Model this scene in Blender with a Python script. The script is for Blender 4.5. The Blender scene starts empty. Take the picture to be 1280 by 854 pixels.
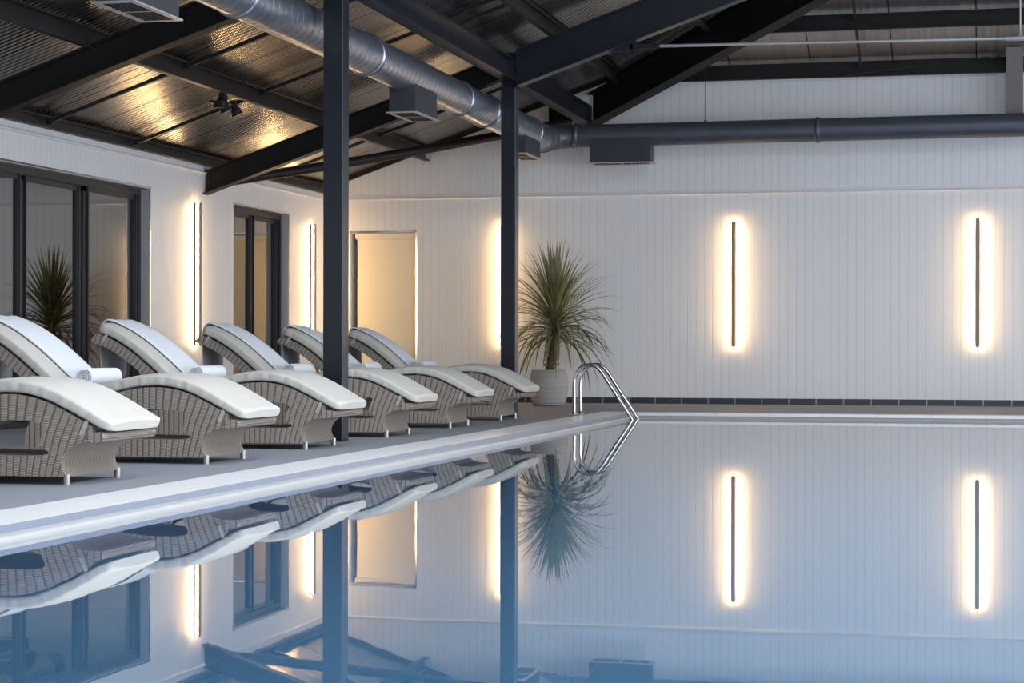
import bpy, bmesh, math, random
from mathutils import Vector, Matrix
random.seed(7)
SC = bpy.context.scene
COL = SC.collection
PI = math.pi

# ------------------------------------------------------------------ camera
cam_d = bpy.data.cameras.new('camera')
cam = bpy.data.objects.new('camera', cam_d)
COL.objects.link(cam)
cam_d.sensor_fit = 'HORIZONTAL'
cam_d.sensor_width = 36.0
cam_d.lens = 36.0 * 2501.5 / 1280.0
cam_d.shift_y = (435.09 - 427.0) / 1280.0
cam_d.clip_end = 200
cam.matrix_world = (Matrix.Translation((0, 0, 0.75)) @ Matrix.Rotation(0.232976, 4, 'Z')
                    @ Matrix.Rotation(PI / 2, 4, 'X') @ Matrix.Rotation(0.00152, 4, 'Z'))
SC.camera = cam

# ------------------------------------------------------------------ light and exposure
SKY = (0.82, 0.895, 1.0)
SKY_STRENGTH = 5.6
LAMP_COLOUR = (1.0, 0.63, 0.28)
LAMP_STRENGTH = 54.0
EXPOSURE = 0.45
world = bpy.data.worlds.new('daylight')
SC.world = world
world.use_nodes = True
wn = world.node_tree.nodes
wn['Background'].inputs[0].default_value = (*SKY, 1)
wn['Background'].inputs[1].default_value = SKY_STRENGTH
def portal(w, h, loc, rot):                      # guides sampling through the big glazed openings, gives no light itself
    d = bpy.data.lights.new('daylight_opening', 'AREA')
    d.shape = 'RECTANGLE'; d.size = w; d.size_y = h
    d.cycles.is_portal = True
    o = bpy.data.objects.new('daylight_opening', d)
    COL.objects.link(o); o.location = loc; o.rotation_euler = rot
RIGHT_TOP = 3.0
SKYLIGHT = (-3.3, -0.3, 1.0, 15.0)                 # rooflights over the pool: x0, x1 (mirrored about the ridge), y0, y1
portal(RIGHT_TOP, 28.0, (9.35, 11.2, RIGHT_TOP / 2), (0, PI / 2, 0))
for sx in (-1, 1):
    w_ = SKYLIGHT[1] - SKYLIGHT[0]
    xc_ = 0.33 + sx * (0.33 - (SKYLIGHT[0] + SKYLIGHT[1]) / 2)
    portal(w_ * 1.058, SKYLIGHT[3] - SKYLIGHT[2], (xc_, (SKYLIGHT[2] + SKYLIGHT[3]) / 2, 4.18 + 0.347 * ((SKYLIGHT[0] + SKYLIGHT[1]) / 2 + 5) + 0.08), (0, sx * math.atan(0.347), 0))
SC.view_settings.view_transform = 'Standard'
SC.view_settings.look = 'None'
SC.view_settings.gamma = 1
SC.view_settings.use_curve_mapping = False
SC.view_settings.exposure = EXPOSURE
SC.cycles.max_bounces = 10
SC.cycles.diffuse_bounces = 5
SC.cycles.glossy_bounces = 5
SC.cycles.transparent_max_bounces = 12
SC.cycles.sample_clamp_indirect = 60.0
SC.cycles.use_denoising = True

# ------------------------------------------------------------------ key sizes (metres)
XL, YB = -8.629, 25.534          # left wall and back wall
WATER = -0.058
XC0, XC1 = -4.38, -3.925         # left coping, outer and inner edge
YC0, YC1 = 22.70, 23.08          # far coping, inner and outer edge
XR = 9.3                         # right side of the hall
YF = -3.0                        # wall behind the camera
XP0, XP1 = -5.158, -4.995        # steel posts
RIDGE = 0.33
M = 0.347
def zs(x): return 4.18 + M * (x + 5.0) if x <= RIDGE else 4.18 + M * (2 * RIDGE - x + 5.0)
MB_ = M / 0.853
def zb(y): return 4.30 + MB_ * (YB - y)

# ------------------------------------------------------------------ materials
def newmat(name):
    m = bpy.data.materials.new(name)
    m.use_nodes = True
    nt = m.node_tree
    return m, nt, nt.nodes['Principled BSDF']
def N(nt, t, **kw):
    n = nt.nodes.new(t)
    for k, v in kw.items(): setattr(n, k, v)
    return n
def L(nt, a, b): nt.links.new(a, b)
def simple(name, col, rough=0.5, metal=0.0, noise=0.0, nscale=20.0, bump=0.0, spec=0.5):
    m, nt, p = newmat(name)
    p.inputs['Roughness'].default_value = rough
    p.inputs['Metallic'].default_value = metal
    p.inputs['Specular IOR Level'].default_value = spec
    tc = N(nt, 'ShaderNodeTexCoord')
    nz = N(nt, 'ShaderNodeTexNoise')
    nz.inputs['Scale'].default_value = nscale
    nz.inputs['Detail'].default_value = 4
    L(nt, tc.outputs['Object'], nz.inputs['Vector'])
    mx = N(nt, 'ShaderNodeMix', data_type='RGBA')
    mx.inputs[6].default_value = (*[c * (1 - noise) for c in col], 1)
    mx.inputs[7].default_value = (*[min(1, c * (1 + noise)) for c in col], 1)
    L(nt, nz.outputs['Fac'], mx.inputs[0])
    L(nt, mx.outputs[2], p.inputs['Base Color'])
    if bump:
        b = N(nt, 'ShaderNodeBump')
        b.inputs['Strength'].default_value = bump
        b.inputs['Distance'].default_value = 0.01
        L(nt, nz.outputs['Fac'], b.inputs['Height'])
        L(nt, b.outputs['Normal'], p.inputs['Normal'])
    return m
def stripes(nt, vec_out, axis, pitch, width, offset=0.0):
    """0..1 mask of thin lines every pitch along one axis"""
    sp = N(nt, 'ShaderNodeSeparateXYZ')
    L(nt, vec_out, sp.inputs[0])
    d = N(nt, 'ShaderNodeMath', operation='MULTIPLY_ADD')
    d.inputs[1].default_value = 1.0 / pitch
    d.inputs[2].default_value = offset
    L(nt, sp.outputs[axis], d.inputs[0])
    f = N(nt, 'ShaderNodeMath', operation='FRACT')
    L(nt, d.outputs[0], f.inputs[0])
    s = N(nt, 'ShaderNodeMath', operation='SUBTRACT')
    s.inputs[1].default_value = 0.5
    L(nt, f.outputs[0], s.inputs[0])
    a = N(nt, 'ShaderNodeMath', operation='ABSOLUTE')
    L(nt, s.outputs[0], a.inputs[0])
    r = N(nt, 'ShaderNodeMapRange')
    w = width / pitch
    r.inputs['From Min'].default_value = 0.5 - w
    r.inputs['From Max'].default_value = 0.5 - w * 0.35
    L(nt, a.outputs[0], r.inputs['Value'])
    return r.outputs[0], d.outputs[0]
def panel_mat(name, axis):
    """white insulated wall panel with narrow upright grooves"""
    m, nt, p = newmat(name)
    tc = N(nt, 'ShaderNodeTexCoord')
    ln, _ = stripes(nt, tc.outputs['Object'], axis, 0.107, 0.008)
    mx = N(nt, 'ShaderNodeMix', data_type='RGBA')
    mx.inputs[6].default_value = (0.74, 0.735, 0.735, 1)
    mx.inputs[7].default_value = (0.64, 0.635, 0.64, 1)
    L(nt, ln, mx.inputs[0])
    L(nt, mx.outputs[2], p.inputs['Base Color'])
    p.inputs['Roughness'].default_value = 0.42
    b = N(nt, 'ShaderNodeBump')
    b.inputs['Strength'].default_value = 0.3
    b.inputs['Distance'].default_value = 0.003
    b.invert = True
    L(nt, ln, b.inputs['Height'])
    L(nt, b.outputs['Normal'], p.inputs['Normal'])
    return m
def sheet_mat(name, axis, rough, c0, c1, seam_w):
    """ribbed galvanised roof sheet seen from below; ribs repeat along one axis"""
    m, nt, p = newmat(name)
    tc = N(nt, 'ShaderNodeTexCoord')
    sp = N(nt, 'ShaderNodeSeparateXYZ')
    L(nt, tc.outputs['Object'], sp.inputs[0])
    sn = N(nt, 'ShaderNodeMath', operation='MULTIPLY')
    sn.inputs[1].default_value = 2 * PI / 0.082
    L(nt, sp.outputs[axis], sn.inputs[0])
    si = N(nt, 'ShaderNodeMath', operation='SINE')
    L(nt, sn.outputs[0], si.inputs[0])
    seam, _ = stripes(nt, tc.outputs['Object'], axis, 1.02, seam_w, 0.13)
    # long streaks along the ribs
    mp = N(nt, 'ShaderNodeMapping')
    sc = [0.9, 0.9, 0.9]; sc[axis] = 13.0
    mp.inputs['Scale'].default_value = sc
    L(nt, tc.outputs['Object'], mp.inputs['Vector'])
    nz = N(nt, 'ShaderNodeTexNoise')
    nz.inputs['Scale'].default_value = 1.0
    nz.inputs['Detail'].default_value = 2.5
    L(nt, mp.outputs[0], nz.inputs['Vector'])
    mx = N(nt, 'ShaderNodeMix', data_type='RGBA')
    mx.inputs[6].default_value = (*c0, 1)
    mx.inputs[7].default_value = (*c1, 1)
    L(nt, nz.outputs['Fac'], mx.inputs[0])
    m2 = N(nt, 'ShaderNodeMix', data_type='RGBA')
    m2.inputs[7].default_value = (0.03, 0.03, 0.03, 1)
    L(nt, seam, m2.inputs[0])
    L(nt, mx.outputs[2], m2.inputs[6])
    L(nt, m2.outputs[2], p.inputs['Base Color'])
    p.inputs['Metallic'].default_value = 0.95
    p.inputs['Roughness'].default_value = rough
    ad = N(nt, 'ShaderNodeMath', operation='MULTIPLY_ADD')
    ad.inputs[1].default_value = 1.6
    L(nt, nz.outputs['Fac'], ad.inputs[0])
    L(nt, si.outputs[0], ad.inputs[2])
    b = N(nt, 'ShaderNodeBump')
    b.inputs['Strength'].default_value = 0.6
    b.inputs['Distance'].default_value = 0.0034
    L(nt, ad.outputs[0], b.inputs['Height'])
    L(nt, b.outputs['Normal'], p.inputs['Normal'])
    return m
def tile_mat(name, col, grout, axis, pitch, width, rough, offset=0.0, noise=0.25):
    m, nt, p = newmat(name)
    tc = N(nt, 'ShaderNodeTexCoord')
    ln, cell = stripes(nt, tc.outputs['Object'], axis, pitch, width, offset)
    nz = N(nt, 'ShaderNodeTexNoise')
    nz.inputs['Scale'].default_value = 6
    nz.inputs['Detail'].default_value = 5
    L(nt, tc.outputs['Object'], nz.inputs['Vector'])
    mx = N(nt, 'ShaderNodeMix', data_type='RGBA')
    mx.inputs[6].default_value = (*[c * (1 - noise) for c in col], 1)
    mx.inputs[7].default_value = (*[min(1, c * (1 + noise)) for c in col], 1)
    L(nt, nz.outputs['Fac'], mx.inputs[0])
    m2 = N(nt, 'ShaderNodeMix', data_type='RGBA')
    m2.inputs[7].default_value = (*grout, 1)
    L(nt, ln, m2.inputs[0])
    L(nt, mx.outputs[2], m2.inputs[6])
    L(nt, m2.outputs[2], p.inputs['Base Color'])
    p.inputs['Roughness'].default_value = rough
    return m
def wicker_mat(name):
    """round synthetic rattan: upright ribs (uv.x) with a fine over-and-under weave (uv.y)"""
    m, nt, p = newmat(name)
    uv = N(nt, 'ShaderNodeTexCoord')
    ln, cell = stripes(nt, uv.outputs['UV'], 0, 0.040, 0.0075)
    fl = N(nt, 'ShaderNodeMath', operation='FLOOR')
    L(nt, cell, fl.inputs[0])
    sp = N(nt, 'ShaderNodeSeparateXYZ')
    L(nt, uv.outputs['UV'], sp.inputs[0])
    ph = N(nt, 'ShaderNodeMath', operation='MULTIPLY')
    ph.inputs[1].default_value = PI
    L(nt, fl.outputs[0], ph.inputs[0])
    an = N(nt, 'ShaderNodeMath', operation='MULTIPLY_ADD')
    an.inputs[1].default_value = 2 * PI / 0.0085
    L(nt, sp.outputs[1], an.inputs[0])
    L(nt, ph.outputs[0], an.inputs[2])
    si = N(nt, 'ShaderNodeMath', operation='SINE')
    L(nt, an.outputs[0], si.inputs[0])
    h = N(nt, 'ShaderNodeMapRange')
    h.inputs['From Min'].default_value = -1
    h.inputs['From Max'].default_value = 0.6
    L(nt, si.outputs[0], h.inputs['Value'])
    nz = N(nt, 'ShaderNodeTexNoise')
    nz.inputs['Scale'].default_value = 45
    nz.inputs['Detail'].default_value = 3
    L(nt, uv.outputs['UV'], nz.inputs['Vector'])
    c1 = N(nt, 'ShaderNodeMix', data_type='RGBA')
    c1.inputs[6].default_value = (0.25, 0.208, 0.172, 1)
    c1.inputs[7].default_value = (0.40, 0.345, 0.29, 1)
    L(nt, h.outputs[0], c1.inputs[0])
    c2 = N(nt, 'ShaderNodeMix', data_type='RGBA', blend_type='MULTIPLY')
    c2.inputs[0].default_value = 0.25
    L(nt, c1.outputs[2], c2.inputs[6])
    L(nt, nz.outputs['Color'], c2.inputs[7])
    c3 = N(nt, 'ShaderNodeMix', data_type='RGBA')
    c3.inputs[7].default_value = (0.155, 0.125, 0.103, 1)
    L(nt, ln, c3.inputs[0])
    L(nt, c2.outputs[2], c3.inputs[6])
    L(nt, c3.outputs[2], p.inputs['Base Color'])
    p.inputs['Roughness'].default_value = 0.55
    sb = N(nt, 'ShaderNodeMath', operation='MULTIPLY_ADD')
    sb.inputs[1].default_value = -1.6
    L(nt, ln, sb.inputs[0])
    L(nt, h.outputs[0], sb.inputs[2])
    b = N(nt, 'ShaderNodeBump')
    b.inputs['Strength'].default_value = 0.6
    b.inputs['Distance'].default_value = 0.005
    L(nt, sb.outputs[0], b.inputs['Height'])
    L(nt, b.outputs['Normal'], p.inputs['Normal'])
    return m
def cloth_mat(name, col, fine, bump):
    m, nt, p = newmat(name)
    tc = N(nt, 'ShaderNodeTexCoord')
    n1 = N(nt, 'ShaderNodeTexNoise')
    n1.inputs['Scale'].default_value = fine
    n1.inputs['Detail'].default_value = 3
    L(nt, tc.outputs['Object'], n1.inputs['Vector'])
    n2 = N(nt, 'ShaderNodeTexNoise')
    n2.inputs['Scale'].default_value = 7
    n2.inputs['Detail'].default_value = 3
    L(nt, tc.outputs['Object'], n2.inputs['Vector'])
    mx = N(nt, 'ShaderNodeMix', data_type='RGBA')
    mx.inputs[6].default_value = (*[c * 0.94 for c in col], 1)
    mx.inputs[7].default_value = (*[min(1, c * 1.04) for c in col], 1)
    L(nt, n2.outputs['Fac'], mx.inputs[0])
    L(nt, mx.outputs[2], p.inputs['Base Color'])
    p.inputs['Roughness'].default_value = 0.9
    p.inputs['Specular IOR Level'].default_value = 0.2
    ad = N(nt, 'ShaderNodeMath', operation='MULTIPLY_ADD')
    ad.inputs[1].default_value = 3.0
    L(nt, n2.outputs['Fac'], ad.inputs[0])
    L(nt, n1.outputs['Fac'], ad.inputs[2])
    b = N(nt, 'ShaderNodeBump')
    b.inputs['Strength'].default_value = bump
    b.inputs['Distance'].default_value = 0.006
    L(nt, ad.outputs[0], b.inputs['Height'])
    L(nt, b.outputs['Normal'], p.inputs['Normal'])
    return m
def emit_mat(name, col, strength):
    m = bpy.data.materials.new(name)
    m.use_nodes = True
    nt = m.node_tree
    nt.nodes.remove(nt.nodes['Principled BSDF'])
    e = N(nt, 'ShaderNodeEmission')
    e.inputs[0].default_value = (*col, 1)
    e.inputs[1].default_value = strength
    L(nt, e.outputs[0], nt.nodes['Material Output'].inputs[0])
    return m
def pane_mat(name, ior, tint):
    m = bpy.data.materials.new(name)
    m.use_nodes = True
    nt = m.node_tree
    nt.nodes.remove(nt.nodes['Principled BSDF'])
    t = N(nt, 'ShaderNodeBsdfTransparent')
    t.inputs[0].default_value = (*tint, 1)
    g = N(nt, 'ShaderNodeBsdfGlossy')
    g.inputs['Roughness'].default_value = 0.012
    g.inputs['Color'].default_value = (1, 0.97, 0.93, 1)
    f = N(nt, 'ShaderNodeFresnel')
    f.inputs['IOR'].default_value = ior
    x = N(nt, 'ShaderNodeMixShader')
    L(nt, f.outputs[0], x.inputs[0])
    L(nt, t.outputs[0], x.inputs[1])
    L(nt, g.outputs[0], x.inputs[2])
    L(nt, x.outputs[0], nt.nodes['Material Output'].inputs[0])
    return m
def water_mat(name):
    m = bpy.data.materials.new(name)
    m.use_nodes = True
    nt = m.node_tree
    nt.nodes.remove(nt.nodes['Principled BSDF'])
    tc = N(nt, 'ShaderNodeTexCoord')
    mp = N(nt, 'ShaderNodeMapping')
    mp.inputs['Scale'].default_value = (0.9, 2.2, 1)
    L(nt, tc.outputs['Object'], mp.inputs['Vector'])
    nz = N(nt, 'ShaderNodeTexNoise')
    nz.inputs['Scale'].default_value = 1.1
    nz.inputs['Detail'].default_value = 3
    nz.inputs['Roughness'].default_value = 0.45
    L(nt, mp.outputs[0], nz.inputs['Vector'])
    b = N(nt, 'ShaderNodeBump')
    b.inputs['Strength'].default_value = 1.0
    b.inputs['Distance'].default_value = 0.0002
    L(nt, nz.outputs['Fac'], b.inputs['Height'])
    t = N(nt, 'ShaderNodeBsdfRefraction')
    t.inputs['Color'].default_value = (0.80, 0.93, 0.98, 1)
    t.inputs['IOR'].default_value = 1.34
    t.inputs['Roughness'].default_value = 0.0
    g = N(nt, 'ShaderNodeBsdfGlossy')
    g.inputs['Color'].default_value = (1, 1, 1, 1)
    g.inputs['Roughness'].default_value = 0.010
    L(nt, b.outputs['Normal'], g.inputs['Normal'])
    f = N(nt, 'ShaderNodeFresnel')
    f.inputs['IOR'].default_value = 1.34
    pw = N(nt, 'ShaderNodeMath', operation='POWER')
    pw.inputs[1].default_value = 0.5
    L(nt, f.outputs[0], pw.inputs[0])
    x = N(nt, 'ShaderNodeMixShader')
    L(nt, pw.outputs[0], x.inputs[0])
    L(nt, t.outputs[0], x.inputs[1])
    L(nt, g.outputs[0], x.inputs[2])
    L(nt, x.outputs[0], nt.nodes['Material Output'].inputs[0])
    return m

MAT = dict(
    wall_l=panel_mat('white_panel_along_y', 1),
    wall_b=panel_mat('white_panel_along_x', 0),
    trim=simple('white_flashing', (0.72, 0.71, 0.70), 0.4),
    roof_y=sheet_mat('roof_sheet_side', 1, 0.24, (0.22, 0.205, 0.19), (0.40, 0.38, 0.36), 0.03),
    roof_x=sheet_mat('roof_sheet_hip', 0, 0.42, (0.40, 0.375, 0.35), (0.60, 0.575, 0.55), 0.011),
    steel=simple('dark_painted_steel', (0.010, 0.0115, 0.017), 0.32, 0.0, 0.15, 6),
    steel_brown=simple('dark_primer_steel', (0.010, 0.008, 0.0075), 0.55, 0.0, 0.2, 5, 0, 0.3),
    purlin=simple('dark_galvanised_purlin', (0.032, 0.029, 0.027), 0.5, 0.4, 0.2, 6),
    black=simple('black_bar', (0.012, 0.012, 0.014), 0.5),
    galv=simple('galvanised_duct', (0.33, 0.36, 0.42), 0.34, 0.9, 0.12, 9, 0.05),
    seam=simple('duct_seam_shade', (0.030, 0.034, 0.045), 0.5, 0.3),  # same duct metal, with the shade of the seam grooves painted in as near-black
    galv_dark=simple('grey_duct', (0.085, 0.092, 0.115), 0.42, 0.4, 0.15, 6),
    box=simple('grey_duct_box', (0.040, 0.041, 0.050), 0.5, 0.2, 0.08, 6),
    lip=simple('pale_metal_edge', (0.45, 0.43, 0.42), 0.4, 0.5),
    deck=simple('deck_surface', (0.225, 0.235, 0.262), 0.6, 0.0, 0.12, 90, 0.25),
    coping=tile_mat('white_coping', (0.74, 0.735, 0.725), (0.55, 0.55, 0.55), 1, 0.60, 0.006, 0.28, 0.0, 0.03),
    coping_x=tile_mat('white_coping_cross', (0.74, 0.735, 0.725), (0.55, 0.55, 0.55), 0, 0.60, 0.006, 0.28, 0.0, 0.03),
    lipgrey=simple('grey_glazed_edge', (0.17, 0.19, 0.235), 0.35, 0, 0.05),
    liptile=simple('pale_grip_edge', (0.38, 0.372, 0.36), 0.35, 0, 0.06, 3),
    basin=tile_mat('pool_tile', (0.17, 0.325, 0.48), (0.26, 0.38, 0.5), 0, 0.25, 0.006, 0.4, 0, 0.08),
    water=water_mat('pool_water'),
    slate=tile_mat('slate_skirting', (0.035, 0.036, 0.044), (0.30, 0.30, 0.32), 0, 0.343, 0.010, 0.35, 0.12),
    slate_y=tile_mat('slate_skirting_side', (0.035, 0.036, 0.044), (0.30, 0.30, 0.32), 1, 0.343, 0.010, 0.35),
    frame=simple('charcoal_window_frame', (0.035, 0.034, 0.037), 0.4, 0.2),
    reveal=simple('grey_reveal', (0.42, 0.41, 0.41), 0.45),
    chrome=simple('polished_trim', (0.75, 0.73, 0.70), 0.12, 1.0),
    steel_tube=simple('stainless_tube', (0.50, 0.50, 0.51), 0.2, 1.0),
    pane=pane_mat('window_pane', 4.0, (0.55, 0.52, 0.48)),
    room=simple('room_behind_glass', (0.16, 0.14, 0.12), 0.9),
    curtain=simple('beige_curtain', (0.36, 0.30, 0.23), 0.9, 0, 0.2, 30),
    blind=simple('cream_roller_blind', (0.80, 0.70, 0.52), 0.8, 0, 0.02, 40),
    lamp_cover=simple('bronze_lamp_cover', (0.26, 0.20, 0.155), 0.5, 0.1),
    lamp_base=simple('lamp_base', (0.03, 0.022, 0.016), 0.5, 0.3),
    lamp_glow=emit_mat('warm_led', LAMP_COLOUR, LAMP_STRENGTH),
    wicker=wicker_mat('taupe_wicker'),
    cushion=cloth_mat('offwhite_cushion', (0.52, 0.490, 0.437), 220, 0.30),
    strap=cloth_mat('grey_strap', (0.40, 0.38, 0.345), 220, 0.2),
    towel=cloth_mat('white_terry', (0.70, 0.71, 0.735), 260, 0.5),
    foot=simple('brushed_foot', (0.40, 0.385, 0.36), 0.3, 0.8),
    leaf=None, trunk=simple('shaggy_trunk', (0.085, 0.055, 0.035), 0.9, 0, 0.5, 40, 0.6),
    soil=simple('potting_soil', (0.035, 0.026, 0.02), 0.95, 0, 0.4, 40, 0.6),
    pot=None, lens=simple('spot_lens', (0.45, 0.45, 0.44), 0.2),
)
# leaf: green with yellower and darker patches per blade
m, nt, p = newmat('cordyline_leaf')
uvn = N(nt, 'ShaderNodeTexCoord')
nz = N(nt, 'ShaderNodeTexNoise'); nz.inputs['Scale'].default_value = 9
L(nt, uvn.outputs['Object'], nz.inputs['Vector'])
cr = N(nt, 'ShaderNodeMix', data_type='RGBA')
cr.inputs[6].default_value = (0.070, 0.080, 0.026, 1)
cr.inputs[7].default_value = (0.29, 0.285, 0.12, 1)
L(nt, nz.outputs['Fac'], cr.inputs[0])
L(nt, cr.outputs[2], p.inputs['Base Color'])
p.inputs['Roughness'].default_value = 0.45
MAT['leaf'] = m
# pot: fine horizontal ridges
m, nt, p = newmat('ridged_concrete_pot')
tc = N(nt, 'ShaderNodeTexCoord')
wv = N(nt, 'ShaderNodeTexWave', bands_direction='Z')
wv.inputs['Scale'].default_value = 11
wv.inputs['Distortion'].default_value = 1.2
L(nt, tc.outputs['Object'], wv.inputs['Vector'])
nz = N(nt, 'ShaderNodeTexNoise'); nz.inputs['Scale'].default_value = 25
L(nt, tc.outputs['Object'], nz.inputs['Vector'])
cr = N(nt, 'ShaderNodeMix', data_type='RGBA')
cr.inputs[6].default_value = (0.30, 0.285, 0.268, 1)
cr.inputs[7].default_value = (0.36, 0.345, 0.33, 1)
L(nt, wv.outputs['Fac'], cr.inputs[0])
L(nt, cr.outputs[2], p.inputs['Base Color'])
bp = N(nt, 'ShaderNodeBump'); bp.inputs['Strength'].default_value = 0.3; bp.inputs['Distance'].default_value = 0.01
L(nt, wv.outputs['Fac'], bp.inputs['Height'])
L(nt, bp.outputs['Normal'], p.inputs['Normal'])
p.inputs['Roughness'].default_value = 0.8
MAT['pot'] = m

# ------------------------------------------------------------------ object helpers
def tag(o, label=None, cat=None, group=None, kind=None):
    if label: o['label'] = label
    if cat: o['category'] = cat
    if group: o['group'] = group
    if kind: o['kind'] = kind
    return o
def empty(name, loc, label, cat, group=None):
    o = bpy.data.objects.new(name, None)
    o.empty_display_size = 0.1
    o.location = loc
    COL.objects.link(o)
    return tag(o, label, cat, group)
def link(name, me, parent=None):
    o = bpy.data.objects.new(name, me)
    COL.objects.link(o)
    if parent is not None: o.parent = parent
    return o
def copy_thing(root, loc, label):
    r = root.copy(); COL.objects.link(r); r.location = loc; r['label'] = label
    for ch in list(root.children):
        c = ch.copy(); COL.objects.link(c); c.parent = r
        for g in list(ch.children):
            d = g.copy(); COL.objects.link(d); d.parent = c
    return r

class MB:
    """collects shapes, then links them as one mesh object"""
    def __init__(s):
        s.v = []; s.f = []; s.sm = []; s.mi = []; s.uv = []
    def add(s, vs, fs, smooth=False, mi=0, uvs=None):
        o = len(s.v)
        s.v += [tuple(v) for v in vs]
        for k, f in enumerate(fs):
            s.f.append([o + i for i in f]); s.sm.append(smooth); s.mi.append(mi)
            s.uv.append(uvs[k] if uvs else None)
        return s
    def box(s, a, b, mi=0):
        (x0, y0, z0), (x1, y1, z1) = [min(p, q) for p, q in zip(a, b)], [max(p, q) for p, q in zip(a, b)]
        vs = [(x, y, z) for z in (z0, z1) for y in (y0, y1) for x in (x0, x1)]
        return s.add(vs, [(0, 2, 3, 1), (4, 5, 7, 6), (0, 1, 5, 4), (2, 6, 7, 3), (0, 4, 6, 2), (1, 3, 7, 5)], mi=mi)
    def bevbox(s, a, b, r, mi=0):
        """box with its edges cut back by r"""
        bm = bmesh.new()
        bmesh.ops.create_cube(bm, size=1)
        for v in bm.verts:
            v.co = Vector([(p + q) / 2 + c * abs(q - p) for p, q, c in zip(a, b, v.co)])
        bmesh.ops.bevel(bm, geom=bm.edges[:], offset=r, segments=2, affect='EDGES', profile=0.5)
        bm.verts.index_update()
        s.add([v.co for v in bm.verts], [[v.index for v in f.verts] for f in bm.faces], mi=mi)
        bm.free()
        return s
    def tube(s, pts, r, n=16, caps=True, mi=0):
        pts = [Vector(p) for p in pts]
        rs = r if isinstance(r, (list, tuple)) else [r] * len(pts)
        t0 = (pts[1] - pts[0]).normalized()
        ref = Vector((0, 0, 1)) if abs(t0.z) < 0.9 else Vector((1, 0, 0))
        a = t0.cross(ref).normalized()
        vs = []; fs = []
        for i, p in enumerate(pts):
            t = (pts[min(i + 1, len(pts) - 1)] - pts[max(i - 1, 0)]).normalized()
            a = (a - t * a.dot(t)).normalized()
            b = t.cross(a)
            for k in range(n):
                th = 2 * PI * k / n
                vs.append(p + (a * math.cos(th) + b * math.sin(th)) * rs[i])
        for i in range(len(pts) - 1):
            for k in range(n):
                k2 = (k + 1) % n
                fs.append((i * n + k, i * n + k2, (i + 1) * n + k2, (i + 1) * n + k))
        s.add(vs, fs, True, mi)
        if caps:
            s.add(vs[:n], [list(range(n))[::-1]], False, mi)
            s.add(vs[-n:], [list(range(n))], False, mi)
        return s
    def lathe(s, prof, c, n=40, mi=0):
        vs = []; fs = []
        for (r, z) in prof:
            for k in range(n):
                th = 2 * PI * k / n
                vs.append((c[0] + r * math.cos(th), c[1] + r * math.sin(th), c[2] + z))
        for i in range(len(prof) - 1):
            for k in range(n):
                k2 = (k + 1) % n
                fs.append((i * n + k, i * n + k2, (i + 1) * n + k2, (i + 1) * n + k))
        return s.add(vs, fs, True, mi)
    def prism(s, poly, fn, t0, t1, mi=0, smooth=False):
        """2D polygon swept from t0 to t1; fn(p, t) -> 3D"""
        n = len(poly)
        a = [fn(p, t0) for p in poly]; b = [fn(p, t1) for p in poly]
        s.add(a + b, [list(range(n))[::-1], list(range(n, 2 * n))], False, mi)
        s.add(a + b, [(i, (i + 1) % n, n + (i + 1) % n, n + i) for i in range(n)], smooth, mi)
        return s
    def sweep_section(s, sec, p0, p1, mi=0):
        """section of (sideways, up) points swept between two points with upright ends"""
        p0, p1 = Vector(p0), Vector(p1)
        d = p1 - p0; d.z = 0; d.normalize()
        side = Vector((d.y, -d.x, 0))
        n = len(sec)
        a = [p0 + side * u + Vector((0, 0, w)) for u, w in sec]
        b = [p1 + side * u + Vector((0, 0, w)) for u, w in sec]
        s.add(a + b, [list(range(n))[::-1], list(range(n, 2 * n))] + [(i, (i + 1) % n, n + (i + 1) % n, n + i) for i in range(n)], False, mi)
        return s
    def build(s, name, mats, parent=None, recalc=True, origin=(0, 0, 0)):
        s.v = [(a - origin[0], b - origin[1], c - origin[2]) for a, b, c in s.v]
        me = bpy.data.meshes.new(name)
        me.from_pydata(s.v, [], s.f)
        if not isinstance(mats, (list, tuple)): mats = [mats]
        for m_ in mats: me.materials.append(m_)
        for pl_, sm, mi in zip(me.polygons, s.sm, s.mi):
            pl_.use_smooth = sm; pl_.material_index = mi
        if any(u is not None for u in s.uv):
            lay = me.uv_layers.new(name='UVMap')
            for pl_, u in zip(me.polygons, s.uv):
                if u is None: continue
                for li, q in zip(pl_.loop_indices, u): lay.data[li].uv = q
        if recalc:
            bm = bmesh.new(); bm.from_mesh(me)
            bmesh.ops.recalc_face_normals(bm, faces=bm.faces)
            bm.to_mesh(me); bm.free()
        me.update()
        return link(name, me, parent)

def i_section(width, depth, tf, tw):
    """I profile, its bottom at 0"""
    w, t = width / 2, tw / 2
    return [(-w, 0), (w, 0), (w, tf), (t, tf), (t, depth - tf), (w, depth - tf), (w, depth), (-w, depth),
            (-w, depth - tf), (-t, depth - tf), (-t, tf), (-w, tf)]
def c_section(width, depth, t, flip=1):
    return [(flip * a, b) for a, b in [(0, 0), (width, 0), (width, 0.02), (width - t, 0.02), (width - t, t), (t, t), (t, depth - t),
            (width - t, depth - t), (width - t, depth - 0.02), (width, depth - 0.02), (width, depth), (0, depth)]]

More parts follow.
